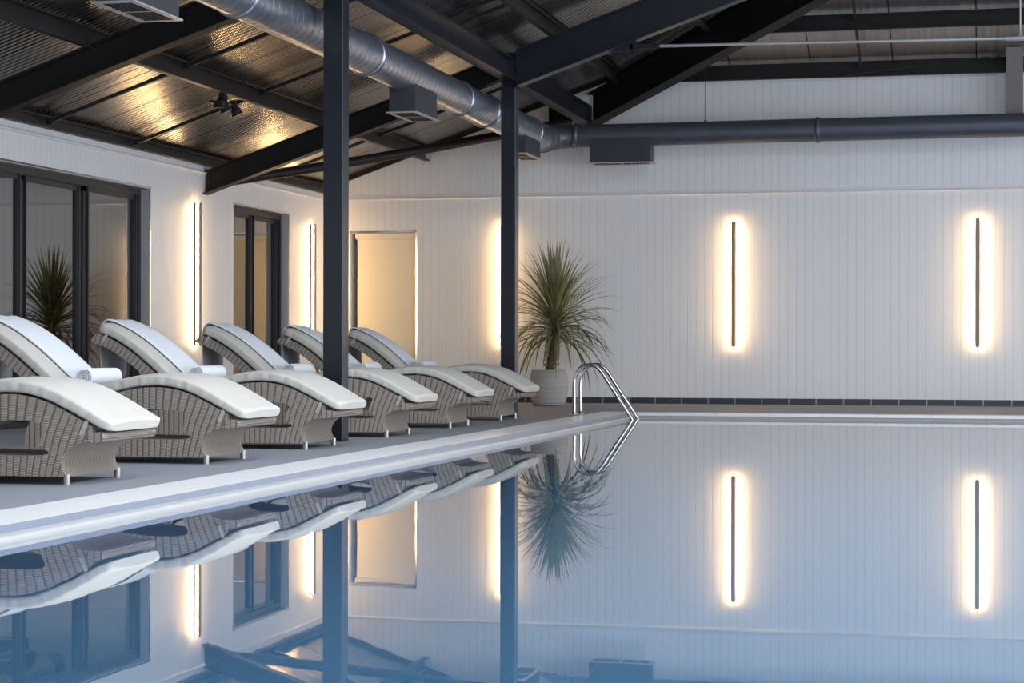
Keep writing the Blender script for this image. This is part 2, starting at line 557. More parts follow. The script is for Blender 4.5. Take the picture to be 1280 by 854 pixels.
# ------------------------------------------------------------------ structure: ground and pool
mb = MB()
FL = 0.036                                       # the deck rises a little towards the back wall
mb.box((XL - 0.3, YF, -0.3), (XC0, YC1, 0.0))
vs = [(XL - 0.3, YC1, 0), (XR, YC1, 0), (XR, YB + 0.3, FL + 0.003), (XL - 0.3, YB + 0.3, FL + 0.003)]
mb.add(vs + [(x, y, -0.3) for x, y, z in vs], [(0, 1, 2, 3), (7, 6, 5, 4), (0, 4, 5, 1), (1, 5, 6, 2), (2, 6, 7, 3), (3, 7, 4, 0)])
mb.box((8.4, YF, -0.3), (XR, YC1, 0.0))
tag(mb.build('floor', MAT['deck']), kind='structure')
# coping: flat white band, a small grey step and a pale rounded lip at the water
def coping(fn, t0, t1, mat):
    mb = MB()
    w = XC1 - XC0
    top = [(0, -0.02), (0, 0.006), (0.385, 0.006)]
    step = [(0.385, 0.006), (0.395, -0.026)]
    lip = [(0.395, -0.026), (0.43, -0.028), (0.446, -0.034), (w, -0.046), (w, -0.30)]
    for prof, mi in ((top, 0), (step, 1), (lip, 2)):
        a = [fn(p_, t0) for p_ in prof]; b = [fn(p_, t1) for p_ in prof]
        n = len(prof)
        mb.add(a + b, [(i, i + 1, n + i + 1, n + i) for i in range(n - 1)], False, mi)
    return mb
YS = YF + 0.6
cm = coping(lambda p_, t: (XC0 + p_[0], t if t < YC1 - 0.3 else YC1 - p_[0] * (YC1 - YC0) / (XC1 - XC0), p_[1]), YS, YC1, 0)
tag(cm.build('trim_1', [MAT['coping'], MAT['lipgrey'], MAT['liptile']], recalc=False), kind='structure')
cm = coping(lambda p_, t: (t if t > 0 else XC0 + p_[0], YC1 - p_[0] * (YC1 - YC0) / (XC1 - XC0), p_[1]), 8.4, XC0, 0)
tag(cm.build('trim_2', [MAT['coping_x'], MAT['coping_x'], MAT['liptile']], recalc=False), kind='structure')
mb = MB()
X0, X1, Y0_, Y1_, ZB = XC1 - 0.006, 8.4, YS, YC0 + 0.006, -1.45
mb.add([(X0, Y0_, ZB), (X1, Y0_, ZB), (X1, Y1_, ZB), (X0, Y1_, ZB), (X0, Y0_, -0.05), (X1, Y0_, 0.0), (X1, Y1_, -0.05), (X0, Y1_, -0.05)],
       [(0, 1, 2, 3), (0, 4, 5, 1), (1, 5, 6, 2), (2, 6, 7, 3), (3, 7, 4, 0)])
tag(mb.build('pool_basin', MAT['basin'], recalc=False), kind='structure')
mb = MB()
mb.add([(X0, Y0_, WATER), (X1, Y0_, WATER), (X1, Y1_, WATER), (X0, Y1_, WATER)], [(0, 1, 2, 3)])
tag(mb.build('pool_water', MAT['water'], recalc=False), 'calm blue pool water mirroring the loungers, posts and wall lamps', 'water', kind='stuff')

# ------------------------------------------------------------------ structure: walls
W1 = (15.60, 19.748, 2.440)       # wide sliding window in the left wall: y0, y1, top
W2 = (22.154, 24.085, 2.452)      # narrow sliding door in the left wall
D3 = (-8.282, -7.362, 2.297)      # opening with a roller blind in the back wall: x0, x1, top
TH = 0.22
def zwall(y): return zs(XL) + 0.02
mb = MB()
zt = zwall(0)
mb.box((XL - TH, YF, 0), (XL, W1[0], zt))
mb.box((XL - TH, W1[1], 0), (XL, W2[0], zt))
mb.box((XL - TH, W2[1], 0), (XL, YB + TH, zt))
mb.box((XL - TH, W1[0], W1[2]), (XL, W1[1], zt))
mb.box((XL - TH, W2[0], W2[2]), (XL, W2[1], zt))
tag(mb.build('wall_left', MAT['wall_l']), kind='structure')
mb = MB()
def back_piece(x0, x1, z0):
    xs = [x0] + [x for x in (-4.65, 5.31) if x0 < x < x1] + [x1]
    top = [(x, min(zs(x), 4.30) + 0.02) for x in xs]
    poly = [(x0, z0), (x1, z0)] + top[::-1]
    mb.prism(poly, lambda p_, t: (p_[0], t, p_[1]), YB, YB + TH)
back_piece(XL, D3[0], 0.0)
back_piece(D3[0], D3[1], D3[2])
back_piece(D3[1], XR, 0.0)
tag(mb.build('wall_back', MAT['wall_b']), kind='structure')
mb = MB()
mb.prism([(XL - TH, 0), (XR, 0), (XR, zs(XR)), (RIDGE, zs(RIDGE)), (XL - TH, zs(XL))], lambda p_, t: (p_[0], t, p_[1]), YF - 0.2, YF)
tag(mb.build('wall_front', MAT['wall_b']), kind='structure')
mb = MB()
mb.box((XR, YF, RIGHT_TOP), (XR + 0.2, YB, zs(XR) + 0.01)); mb.box((XR, YF, 0), (XR + 0.2, YB, 0.25))
for y in (-2.8, 3.2, 9.2, 15.2, 21.2, 25.3): mb.box((XR, y - 0.25, 0.25), (XR + 0.2, y + 0.2, RIGHT_TOP))
tag(mb.build('wall_right', MAT['wall_l']), kind='structure')
# skirting tiles
mb = MB(); mb.box((D3[1], YB - 0.014, FL - 0.01), (XR, YB, 0.112))
tag(mb.build('baseboard_back', MAT['slate']), kind='structure')
mb = MB()
for a, b in ((YF, W1[0]), (W1[1], W2[0]), (W2[1], YB - 0.014)): mb.box((XL, a, -0.001), (XL + 0.014, b, 0.09))
tag(mb.build('baseboard_left', MAT['slate_y']), kind='structure')
# flashing that runs round both walls at 2.72 m
def flashing(fn, t0, t1):
    mb = MB()
    mb.prism([(0, 2.715), (0.024, 2.722), (0.026, 2.735), (0.012, 2.752), (0.010, 2.775), (0, 2.778)], fn, t0, t1)
    return mb
tag(flashing(lambda p_, t: (XL + p_[0], t, p_[1]), YF, YB).build('trim_3', MAT['trim']), kind='structure')
tag(flashing(lambda p_, t: (t, YB - p_[0], p_[1]), XL, XR).build('trim_4', MAT['trim']), kind='structure')
mb = MB()                                           # dark angle where the sloping roof meets the back wall
mb.prism([(0, 0), (0.05, 0), (0.05, 0.05), (0, 0.05)], lambda p_, t: (t, YB - p_[0], zs(t) - 0.052 + p_[1]), XL, -4.65)
tag(mb.build('trim_5', MAT['steel_brown']), kind='structure')

# ------------------------------------------------------------------ structure: roof sheets
RT = 0.03
def sheet(poly, mat, mb):
    n = len(poly)
    mb.add(poly + [(x, y, z + RT) for x, y, z in poly],
           [list(range(n)), list(range(n, 2 * n))[::-1]] + [(i, (i + 1) % n, n + (i + 1) % n, n + i) for i in range(n)], mi=mat)
YA = 21.28
mb = MB()
xe = XL - TH - 0.1
xr = XR + 0.1
def slope(pts, mir):
    q = [((2 * RIDGE - x) if mir else x, y) for x, y in pts]
    if mir: q = q[::-1]
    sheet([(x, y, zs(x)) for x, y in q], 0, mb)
yh = lambda x: YB - (x + 4.65) * (YB - YA) / (RIDGE + 4.65)
sx0, sx1, sy0, sy1 = SKYLIGHT
for mir in (False, True):
    xo = (2 * RIDGE - xr) if mir else xe
    slope([(xo, YF - 0.3), (xo, YB + TH), (-4.65, YB + TH), (-4.65, YB), (sx0, yh(sx0)), (sx0, YF - 0.3)], mir)
    slope([(sx0, YF - 0.3), (sx0, sy0), (sx1, sy0), (sx1, YF - 0.3)], mir)
    slope([(sx0, sy1), (sx0, yh(sx0)), (sx1, yh(sx1)), (sx1, sy1)], mir)
    slope([(sx1, YF - 0.3), (sx1, yh(sx1)), (RIDGE, YA), (RIDGE, YF - 0.3)], mir)
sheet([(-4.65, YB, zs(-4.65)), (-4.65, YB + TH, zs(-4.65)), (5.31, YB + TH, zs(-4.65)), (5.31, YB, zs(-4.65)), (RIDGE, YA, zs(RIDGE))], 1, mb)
tag(mb.build('ceiling', [MAT['roof_y'], MAT['roof_x']], recalc=False), kind='structure')

# ------------------------------------------------------------------ windows and door
def sliding_window(name, y0, y1, top, stiles, panes, mullions):
    """frame set 0.1 m behind the wall face, at x = XL - 0.1"""
    xf = XL - 0.10
    r = empty(name, (xf, (y0 + y1) / 2, 0), None, None); r['kind'] = 'structure'
    def part(mb, nm, mat, par=r):
        return mb.build(nm, mat, par, origin=(xf, (y0 + y1) / 2, 0))
    mb = MB()                                     # reveal boards
    mb.box((xf - 0.02, y0, 0), (XL - 0.001, y0 + 0.012, top)); mb.box((xf - 0.02, y1 - 0.012, 0), (XL - 0.001, y1, top))
    mb.box((xf - 0.02, y0, top - 0.012), (XL - 0.001, y1, top))
    part(mb, 'reveal', MAT['reveal'])
    mb = MB()                                     # thin bright edge bead
    mb.box((XL - 0.004, y1 - 0.014, 0), (XL + 0.006, y1 + 0.010, top + 0.01)); mb.box((XL - 0.004, y0 - 0.010, top - 0.006), (XL + 0.006, y1, top + 0.012))
    mb.box((XL - 0.004, y0 - 0.010, 0), (XL + 0.006, y0 + 0.006, top))
    part(mb, 'edge_bead', MAT['chrome'])
    mb = MB()
    mb.box((xf - 0.06, y0 + 0.012, top - 0.082), (xf, y1 - 0.012, top - 0.012))
    mb.box((xf - 0.06, y0 + 0.012, 0), (xf, y1 - 0.012, 0.05))
    mb.box((xf - 0.06, y0 + 0.012, 0.05), (xf, y0 + 0.07, top - 0.082)); mb.box((xf - 0.06, y1 - 0.07, 0.05), (xf, y1 - 0.012, top - 0.082))
    part(mb, 'window_frame', MAT['frame'])
    zt_ = top - 0.082
    for k in range(len(mullions) - 1):
        a, b = mullions[k], mullions[k + 1]
        xo = xf - 0.015 - 0.022 * (k % 2)
        mb = MB()
        mb.box((xo - 0.03, a, 0.05), (xo, a + 0.085, zt_)); mb.box((xo - 0.03, b - 0.085, 0.05), (xo, b, zt_))
        mb.box((xo - 0.03, a, zt_ - 0.05), (xo, b, zt_)); mb.box((xo - 0.03, a, 0.05), (xo, b, 0.13))
        mb.box((xo, a + 0.07, 0.05), (xo + 0.025, a + 0.085, zt_)); mb.box((xo, b - 0.085, 0.05), (xo + 0.025, b - 0.07, zt_))
        s_ = part(mb, 'sash', MAT['frame'])
        mb = MB(); mb.box((xo - 0.019, a + 0.08, 0.12), (xo - 0.013, b - 0.08, zt_ - 0.045))
        mb.build('pane', MAT['pane'], s_, origin=(xf, (y0 + y1) / 2, 0))
    return r
sliding_window('window_1', *W1, None, None, [15.67, 17.08, 18.37, 19.68])
sliding_window('window_2', *W2, None, None, [22.22, 23.06, 24.02])
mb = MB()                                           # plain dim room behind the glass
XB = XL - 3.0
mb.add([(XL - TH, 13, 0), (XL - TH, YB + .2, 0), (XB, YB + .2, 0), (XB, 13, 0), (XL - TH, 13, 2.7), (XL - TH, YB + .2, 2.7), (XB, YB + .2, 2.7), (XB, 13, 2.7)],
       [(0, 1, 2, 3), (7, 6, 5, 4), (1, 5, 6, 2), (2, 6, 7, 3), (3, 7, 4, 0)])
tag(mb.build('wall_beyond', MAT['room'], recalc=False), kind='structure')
def curtain(y0, y1, label):
    mb = MB(); n = 40
    vs = []; fs = []
    for i in range(n + 1):
        y = y0 + (y1 - y0) * i / n
        x = XL - TH - 0.22 + 0.03 * math.sin(i * 1.5)
        vs += [(x, y, 0.02), (x, y, 2.45), (x - 0.01, y, 0.02), (x - 0.01, y, 2.45)]
    for i in range(n):
        a, b = i * 4, i * 4 + 4
        fs += [(a, b, b + 1, a + 1), (a + 3, b + 3, b + 2, a + 2), (a + 1, b + 1, b + 3, a + 3), (a, a + 2, b + 2, b)]
    fs += [(0, 1, 3, 2), (n * 4, n * 4 + 2, n * 4 + 3, n * 4 + 1)]
    mb.add(vs, fs, True)
    return tag(mb.build('curtain', MAT['curtain'], recalc=True), label, 'curtain')
curtain(19.15, 19.75, 'beige curtain gathered behind the right pane of the wide window')
curtain(23.55, 24.15, 'beige curtain gathered behind the narrow dark framed sliding door')

# door opening with roller blind in the back wall
dr = empty('door_1', ((D3[0] + D3[1]) / 2, YB, 0), None, None); dr['kind'] = 'structure'
def dpart(mb, nm, mat):
    return mb.build(nm, mat, dr, origin=((D3[0] + D3[1]) / 2, YB, 0))
mb = MB()
mb.box((D3[0], YB + 0.001, FL), (D3[0] + 0.012, YB + TH, D3[2])); mb.box((D3[1] - 0.012, YB + 0.001, FL), (D3[1], YB + TH, D3[2]))
mb.box((D3[0], YB + 0.001, D3[2] - 0.012), (D3[1], YB + TH, D3[2]))
dpart(mb, 'reveal', MAT['trim'])
mb = MB()
mb.box((D3[0] - 0.008, YB - 0.008, FL), (D3[0] + 0.012, YB + 0.004, D3[2] + 0.012)); mb.box((D3[1] - 0.012, YB - 0.008, FL), (D3[1] + 0.010, YB + 0.004, D3[2] + 0.012))
mb.box((D3[0], YB - 0.008, D3[2] - 0.010), (D3[1], YB + 0.004, D3[2] + 0.012))
dpart(mb, 'edge_bead', MAT['chrome'])
mb = MB(); mb.box((D3[0] - 0.1, YB + TH, 0), (D3[1] + 0.1, YB + TH + 0.02, D3[2] + 0.1)); dpart(mb, 'door_leaf', MAT['trim'])
bl = empty('roller_blind', ((D3[0] + D3[1]) / 2, YB + 0.06, 0.1), 'cream roller blind pulled down over the doorway in the corner', 'blind')
def bpart(mb, nm, mat):
    return mb.build(nm, mat, bl, origin=((D3[0] + D3[1]) / 2, YB + 0.06, 0.1))
mb = MB(); mb.bevbox((D3[0] + 0.06, YB + 0.02, D3[2] - 0.10), (D3[1] - 0.02, YB + 0.10, D3[2] - 0.018), 0.01); bpart(mb, 'cassette', MAT['blind'])
mb = MB(); mb.box((D3[0] + 0.085, YB + 0.055, 0.10), (D3[1] - 0.03, YB + 0.059, D3[2] - 0.09)); bpart(mb, 'blind_cloth', MAT['blind'])
mb = MB(); mb.bevbox((D3[0] + 0.085, YB + 0.047, 0.075), (D3[1] - 0.03, YB + 0.067, 0.105), 0.006); bpart(mb, 'bottom_bar', MAT['trim'])

# ------------------------------------------------------------------ steel frame
def obj_at(mb, name, mat, label, cat, group=None):
    return tag(mb.build(name, mat), label, cat, group)
def bolts(mb, pts, axis, r=0.016, h=0.02):
    for p_ in pts:
        p_ = Vector(p_)
        mb.tube([p_, p_ + Vector(axis) * h], r, 6)
FRAMES = [9.2, 15.278, 21.28]
ZP = 3.60
def post(y, label):
    r = empty('steel_post', ((XP0 + XP1) / 2, y, 0), label, 'post')
    def part(mb, nm, mat):
        return mb.build(nm, mat, r, origin=((XP0 + XP1) / 2, y, 0))
    h = 0.0815
    mb = MB(); mb.bevbox((XP0, y - h, 0.012), (XP1, y + h, ZP - 0.012), 0.006); part(mb, 'shaft', MAT['steel'])
    mb = MB(); mb.box((XP0 - 0.004, y - h - 0.004, ZP - 0.012), (XP1 + 0.004, y + h + 0.004, ZP)); part(mb, 'cap_plate', MAT['steel'])
    mb = MB(); mb.box((XP0 - 0.0, y - h - 0.0, 0.0), (XP1 + 0.0, y + h + 0.0, 0.012)); part(mb, 'base_plate', MAT['steel'])
    mb = MB()
    mb.box((XP0, y - 0.076, ZP), (XP0 + 0.012, y + 0.076, 3.98)); mb.box((XP1 - 0.012, y - 0.076, ZP), (XP1, y + 0.076, 3.98))
    mb.box((XP0 + 0.012, y - 0.006, ZP), (XP1 - 0.012, y + 0.006, 3.98))
    part(mb, 'head_stub', MAT['steel'])
post(FRAMES[1], 'dark steel post between the third and fourth loungers, nearer of the two')
post(FRAMES[2], 'dark steel post standing just left of the potted palm')
def rafter(name, xa, xb, y, depth, width, label, mat, plate=None):
    mb = MB()
    sec = i_section(width, depth, 0.016, 0.010)
    mb.sweep_section(sec, (xa, y, zs(xa) - 0.18 - depth), (xb, y, zs(xb) - 0.18 - depth))
    r = tag(mb.build(name, mat), label, 'beam')
    if plate:
        mb = MB()
        x0, x1 = plate
        zc = zs((x0 + x1) / 2) - 0.18
        mb.box((x0, y - width / 2 - 0.004, zc - depth - 0.015), (x1, y + width / 2 + 0.004, zc + 0.005))
        for zz in (0.06, 0.16, 0.26, 0.34):
            if zz < depth:
                for s_ in (-1, 1): bolts(mb, [(x1, y + s_ * 0.05, zc - zz)], (1, 0, 0), 0.013, 0.022)
        mb.build('end_plate', mat, r)
    return r
rafter('roof_rafter', XL + 0.004, XP0 - 0.003, FRAMES[0], 0.26, 0.15, 'dark sloping side rafter above the frame, nearest the camera', MAT['steel_brown'])
rafter('roof_rafter', XL + 0.004, XP0 - 0.003, FRAMES[1], 0.26, 0.15, 'dark sloping rafter crossing the top left corner to the wall', MAT['steel_brown'])
rafter('roof_rafter', XL + 0.004, XP0 - 0.003, FRAMES[2], 0.26, 0.15, 'dark sloping rafter whose low end meets the wall between two lamps', MAT['steel_brown'])
rafter('main_rafter', XP1 + 0.020, RIDGE - 0.03, FRAMES[1], 0.40, 0.17, 'deep dark main rafter above the nearer post', MAT['steel'], (XP1 + 0.006, XP1 + 0.020))
rafter('main_rafter', XP1 + 0.020, RIDGE - 0.03, FRAMES[2], 0.40, 0.17, 'deep dark main rafter rising right from the post beside the palm', MAT['steel'], (XP1 + 0.006, XP1 + 0.020))
mb = MB()
mb.sweep_section(i_section(0.17, 0.40, 0.016, 0.010), (2 * RIDGE - XP1 - 0.02, YA, zs(XP1 + 0.02) - 0.58), (RIDGE + 0.03, YA, zs(RIDGE - 0.03) - 0.58))
obj_at(mb, 'main_rafter', MAT['steel'], 'dark main rafter coming down on the far right, out of the picture', 'beam')
# eaves beams along the line of posts
def eaves(ya, yb, label):
    mb = MB()
    xc = (XP0 + XP1) / 2
    mb.sweep_section(i_section(0.155, 0.235, 0.014, 0.010), (xc, ya + 0.014, 3.665), (xc, yb - 0.014, 3.665))
    r = tag(mb.build('eaves_beam', MAT['steel']), label, 'beam')
    for yy in (ya + 0.001, yb - 0.013):
        mb = MB(); mb.box((XP0 + 0.002, yy, 3.660), (XP1 - 0.002, yy + 0.012, 3.905))
        mb.build('end_plate', MAT['steel'], r)
    mb = MB()
    for zz in (3.72, 3.85):
        for s_ in (-0.045, 0.045):
            bolts(mb, [(xc + s_, yb - 0.013, zz)], (0, -1, 0), 0.012, 0.018)
    mb.build('bolt_set', MAT['purlin'], r)
H_ = 0.0815
eaves(FRAMES[0] + H_, FRAMES[1] - H_, 'dark eaves beam above the frame, in front of the nearer post')
eaves(FRAMES[1] + H_, FRAMES[2] - H_, 'dark eaves beam running between the two posts beside the duct')
eaves(FRAMES[2] + H_, YB - 0.002, 'dark eaves beam running from the palm side post to the back wall')
# hip rafter from the back corner to the apex
mb = MB()
hx0, hy0 = -4.95, 25.38
mb.sweep_section(i_section(0.21, 0.40, 0.016, 0.010), (hx0, hy0, 3.63), (RIDGE - 0.12, 21.42, 3.63 + M * (RIDGE - 0.12 - hx0)))
hr = obj_at(mb, 'hip_rafter', MAT['steel_brown'], 'deep black hip rafter climbing from the back corner to upper right', 'beam')
# a lighter hip board tight under the sheets
mb = MB()
for a, b in (((-4.60, 25.44), (-1.0, 22.37)),):
    mb.sweep_section([(-0.10, -0.11), (0.10, -0.11), (0.10, -0.015), (-0.10, -0.015)], (a[0], a[1], zs(a[0]) - 0.03), (b[0], b[1], zs(b[0]) - 0.03))
obj_at(mb, 'hip_board', MAT['purlin'], 'grey board under the roof fold just above the black hip rafter', 'board')
# purlins (C sections)
def purlin(x, y0, y1, label, depth=0.17, flip=1, group='purlins under the side roof'):
    mb = MB()
    mb.sweep_section(c_section(0.065, depth, 0.006, flip), (x, y0, zs(x) - depth - 0.012), (x, y1, zs(x) - depth - 0.012))
    r = tag(mb.build('roof_purlin', MAT['purlin']), label, 'purlin', group)
    return r
purlin(XL + 0.02, YF + 0.02, YB - 0.06, 'eaves purlin tight along the top of the left wall', 0.11)
purlin(-7.24, YF + 0.02, YB - 0.02, 'long purlin midway over the loungers carrying the twin spotlight')
purlin(-5.40, YF + 0.02, YB - 0.02, 'long purlin just left of the eaves beam, above the duct')
purlin(-4.62, YF + 0.02, 25.20, 'long purlin just right of the eaves beam line')
for x, lb in ((-3.32, 'purlin over the pool, first one right of the posts'), (-2.02, 'purlin over the pool, second one right of the posts'), (-0.72, 'purlin over the pool nearest the ridge')):
    purlin(x, YF + 0.02, YB - (x + 4.65) * 0.853 - 0.30, lb)
def hip_purlin(y, label, depth=0.19):
    hw = (YB - y) / 0.853
    mb = MB()
    z = zb(y) - depth - 0.012
    mb.sweep_section(c_section(0.065, depth, 0.006, 1), (-4.65 + hw + 0.16, y, z), (5.31 - hw - 0.16, y, z))
    tag(mb.build('roof_purlin', MAT['steel_brown']), label, 'purlin', 'purlins under the hip roof')
hip_purlin(25.40, 'black purlin lying along the top of the back wall')
hip_purlin(24.36, 'black purlin parallel to the back wall, crossing behind the tie rod')
hip_purlin(23.32, 'black purlin parallel to the back wall, highest of the hip')
# thin black bars up the slope between purlins
def bar(xa, xb, y, label):
    mb = MB()
    mb.sweep_section([(-0.018, 0), (0.018, 0), (0.018, 0.036), (-0.018, 0.036)], (xa, y, zs(xa) - 0.115), (xb, y, zs(xb) - 0.115))
    r = tag(mb.build('sag_bar', MAT['black']), label, 'bar', 'sag bars between the purlins')
    for xx in (xa + 0.02, xb - 0.02):
        mb = MB(); mb.box((xx - 0.03, y - 0.035, zs(xx) - 0.125), (xx + 0.03, y + 0.035, zs(xx) - 0.07)); mb.build('end_cleat', MAT['black'], r)
place = {11.2: 'nearest the camera', 13.24: 'near the first diffuser', 17.2: 'near the bright lamp glint', 19.16: 'near the twin spotlight', 23.25: 'beyond the far side rafter'}
for y, w in place.items():
    bar(XL + 0.09, -7.25, y, 'thin black bar under the lowest roof strip, ' + w)
    bar(-7.17, -5.41, y, 'thin black bar under the roof strip above the duct, ' + w)
for y, w in ((17.2, 'farther from the palm'), (19.10, 'left one of the close pair'), (19.50, 'right one of the close pair')):
    bar(-5.33 if y != 19.5 else -5.33, -4.63, y, 'short black bar above the eaves beam, ' + w)
for y, w in ((17.2, 'nearer the camera'), (19.3, 'nearer the palm')):
    bar(-4.55, -3.33, y, 'black bar under the main roof right of the posts, ' + w)
mb = MB()
for a, b in (((-1.54, 25.33), (-1.54, 24.38)), ):
    mb.sweep_section([(-0.016, 0), (0.016, 0), (0.016, 0.034), (-0.016, 0.034)], (a[0], a[1], zb(a[1]) - 0.13), (b[0], b[1], zb(b[1]) - 0.13))
obj_at(mb, 'sag_bar', MAT['purlin'], 'grey upright bar between the two black purlins above the back wall', 'bar')
mb = MB()
mb.sweep_section([(-0.016, 0), (0.016, 0), (0.016, 0.034), (-0.016, 0.034)], (-1.54, 24.29, zb(24.29) - 0.13), (-1.54, 23.34, zb(23.34) - 0.13))
obj_at(mb, 'sag_bar', MAT['purlin'], 'grey upright bar cut by the top edge, above the tie rod', 'bar')
# wind brace tube from the far side rafter to the back corner
mb = MB()
pa, pb = Vector((-8.42, 21.44, 2.645)), Vector((-5.24, 25.2, 3.66))
mb.tube([pa.lerp(pb, i / 8) - Vector((0, 0, 0.03 * math.sin(PI * i / 8))) for i in range(9)], 0.057, 20)
obj_at(mb, 'brace_tube', MAT['steel_brown'], 'round dark brace tube slanting under the roof to the back corner', 'tube')
# bracket stub left of the eaves beam at the back wall
mb = MB()
mb.box((-5.52, 25.30, 3.66), (-5.50, YB - 0.01, 3.93)); mb.box((-5.52, 25.28, 3.64), (-5.24, YB - 0.01, 3.66)); mb.box((-5.50, 25.42, 3.66), (-5.24, 25.43, 3.84))
obj_at(mb, 'wall_bracket', MAT['steel_brown'], 'dark angle bracket on the back wall above the duct elbow', 'bracket')
# column on the middle of the back wall, its foot behind the duct
mb = MB()
mb.sweep_section([(-0.10, 0), (0.10, 0), (0.10, 0.004), (-0.10, 0.004)], (0.322, 25.10, 3.50), (0.322, 25.33, 3.50))
mb.box((0.222, 25.10, 3.504), (0.425, 25.115, 4.42)); mb.box((0.222, 25.32, 3.504), (0.425, 25.335, 4.33)); mb.box((0.315, 25.115, 3.504), (0.330, 25.32, 4.33))
obj_at(mb, 'wall_column', simple('brown_grey_column', (0.17, 0.155, 0.15), 0.5, 0.2, 0.1, 3), 'grey brown steel column at the right edge rising behind the duct', 'column')
# tie rod with gusset, turnbuckle and hanger
tr = empty('tie_rod', (-3.70, YA, 4.0), 'thin pale steel tie rod crossing below the main rafter at right', 'rod')
def tpart(mb, nm, mat):
    return mb.build(nm, mat, tr, origin=(-3.70, YA, 4.0))
ra, rb = Vector((-3.62, YA, 3.998)), Vector((4.28, YA, 3.998))
mid = Vector((0.33, YA, 3.952))
mb = MB(); mb.tube([ra + Vector((0.14, 0, 0)), mid, rb - Vector((0.14, 0, 0))], 0.017, 14); tpart(mb, 'rod', MAT['lip'])
mb = MB(); mb.tube([mid - Vector((0.17, 0, -0.002)), mid - Vector((0.14, 0, 0)), mid + Vector((0.14, 0, 0)), mid + Vector((0.17, 0, 0.002))], [0.018, 0.028, 0.028, 0.018], 14); tpart(mb, 'turnbuckle', MAT['lip'])
mb = MB(); mb.tube([mid + Vector((0, 0, 0.02)), mid + Vector((0, 0, 1.6))], 0.011, 10); mb.tube([mid + Vector((0, 0, 0.02)), mid + Vector((0, 0, 0.09))], [0.03, 0.012], 10); tpart(mb, 'hanger', MAT['lip'])
for s_ in (0, 1):
    fx = (lambda x: x) if s_ == 0 else (lambda x: 2 * RIDGE - x)
    mb = MB()
    mb.prism([(fx(-4.08), 3.95), (fx(-3.66), 3.953), (fx(-3.64), 3.985), (fx(-3.66), 4.058)], lambda p_, t: (p_[0], t, p_[1]), YA - 0.007, YA + 0.007)
    tpart(mb, 'gusset', MAT['steel'])
    mb = MB(); c = Vector((fx(-3.76), YA, 4.0))
    for t in (-0.016, 0.010):
        mb.tube([c + Vector((0, t, 0)), c + Vector((0, t + 0.006, 0))], 0.048, 20)
        mb.box((min(c.x, fx(-3.46)), YA + t, 3.972), (max(c.x, fx(-3.46)), YA + t + 0.006, 4.022))
    mb.tube([c + Vector((0, -0.03, 0)), c + Vector((0, 0.03, 0))], 0.018, 8)
    mb.tube([(fx(-3.50), YA, 3.998), (fx(-3.42), YA, 3.998)], 0.026, 12)
    tpart(mb, 'clevis', MAT['steel'])
# bracing wire at upper right
mb = MB()
mb.tube([(0.20, 25.06, 4.34), (-0.10, 25.10, 4.30), (-1.70, 25.24, 4.16)], 0.005, 6)
mb.tube([(0.21, 25.06, 4.342), (0.10, 25.075, 4.325)], 0.02, 8)
obj_at(mb, 'brace_wire', MAT['black'], 'thin bracing wire slanting between the column and the black purlin', 'wire')

# ------------------------------------------------------------------ ventilation duct
XD, ZD, RD = -5.43, 3.385, 0.175
YE, ZE, RE = 24.86, 3.435, 0.142
du = empty('ventilation_duct', (XD, 14.0, ZD), 'silver spiral ventilation duct running overhead along the posts', 'duct')
def upart(mb, nm, mat, par=du, off=(XD, 14.0, ZD), **kw):
    return mb.build(nm, mat, par, origin=off, **kw)
# spiral pipe: seams follow a helix
def spiral(y0, y1, pitch=0.14, n=40):
    mb = MB()
    prof = [(0.0, 0.0), (0.03, 0.0), (0.25, 0.0005), (0.5, 0.0008), (0.75, 0.0005), (0.87, 0.0), (0.90, 0.0), (0.92, -0.004), (0.935, -0.004), (0.95, 0.0), (0.985, 0.0)]
    rows = []
    k = 0
    turns = int((y1 - y0) / pitch) + 1
    for tno in range(-1, turns):
        for f, dr_ in prof:
            rows.append(((tno + f) * pitch, dr_))
    vs = []; fs = []
    for s_, dr_ in rows:
        for k in range(n + 1):
            th = 2 * PI * k / n
            y = min(max(y0 + s_ + pitch * k / n, y0), y1)
            r = RD + dr_
            vs.append((XD + r * math.sin(th), y, ZD + r * math.cos(th)))
    m_ = n + 1
    for i in range(len(rows) - 1):
        for k in range(n):
            fs.append((i * m_ + k, i * m_ + k + 1, (i + 1) * m_ + k + 1, (i + 1) * m_ + k))
    np_ = len(prof)
    for i in range(len(rows) - 1):
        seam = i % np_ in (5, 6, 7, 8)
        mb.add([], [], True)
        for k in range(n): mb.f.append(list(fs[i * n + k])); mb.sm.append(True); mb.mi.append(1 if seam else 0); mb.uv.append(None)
    mb.v = [tuple(v) for v in vs]
    return mb
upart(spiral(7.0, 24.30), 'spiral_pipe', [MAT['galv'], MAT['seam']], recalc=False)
def collar(y, w=0.07):
    mb = MB()
    mb.tube([(XD, y - w / 2, ZD), (XD, y - w / 2 + 0.005, ZD), (XD, y - 0.012, ZD), (XD, y, ZD), (XD, y + 0.012, ZD), (XD, y + w / 2 - 0.005, ZD), (XD, y + w / 2, ZD)],
            [RD, RD + 0.010, RD + 0.010, RD + 0.018, RD + 0.010, RD + 0.010, RD], 40, False)
    upart(mb, 'collar', MAT['galv'])
for y in (11.0, 14.0, 17.2, 20.4, 21.55, 23.75): collar(y)
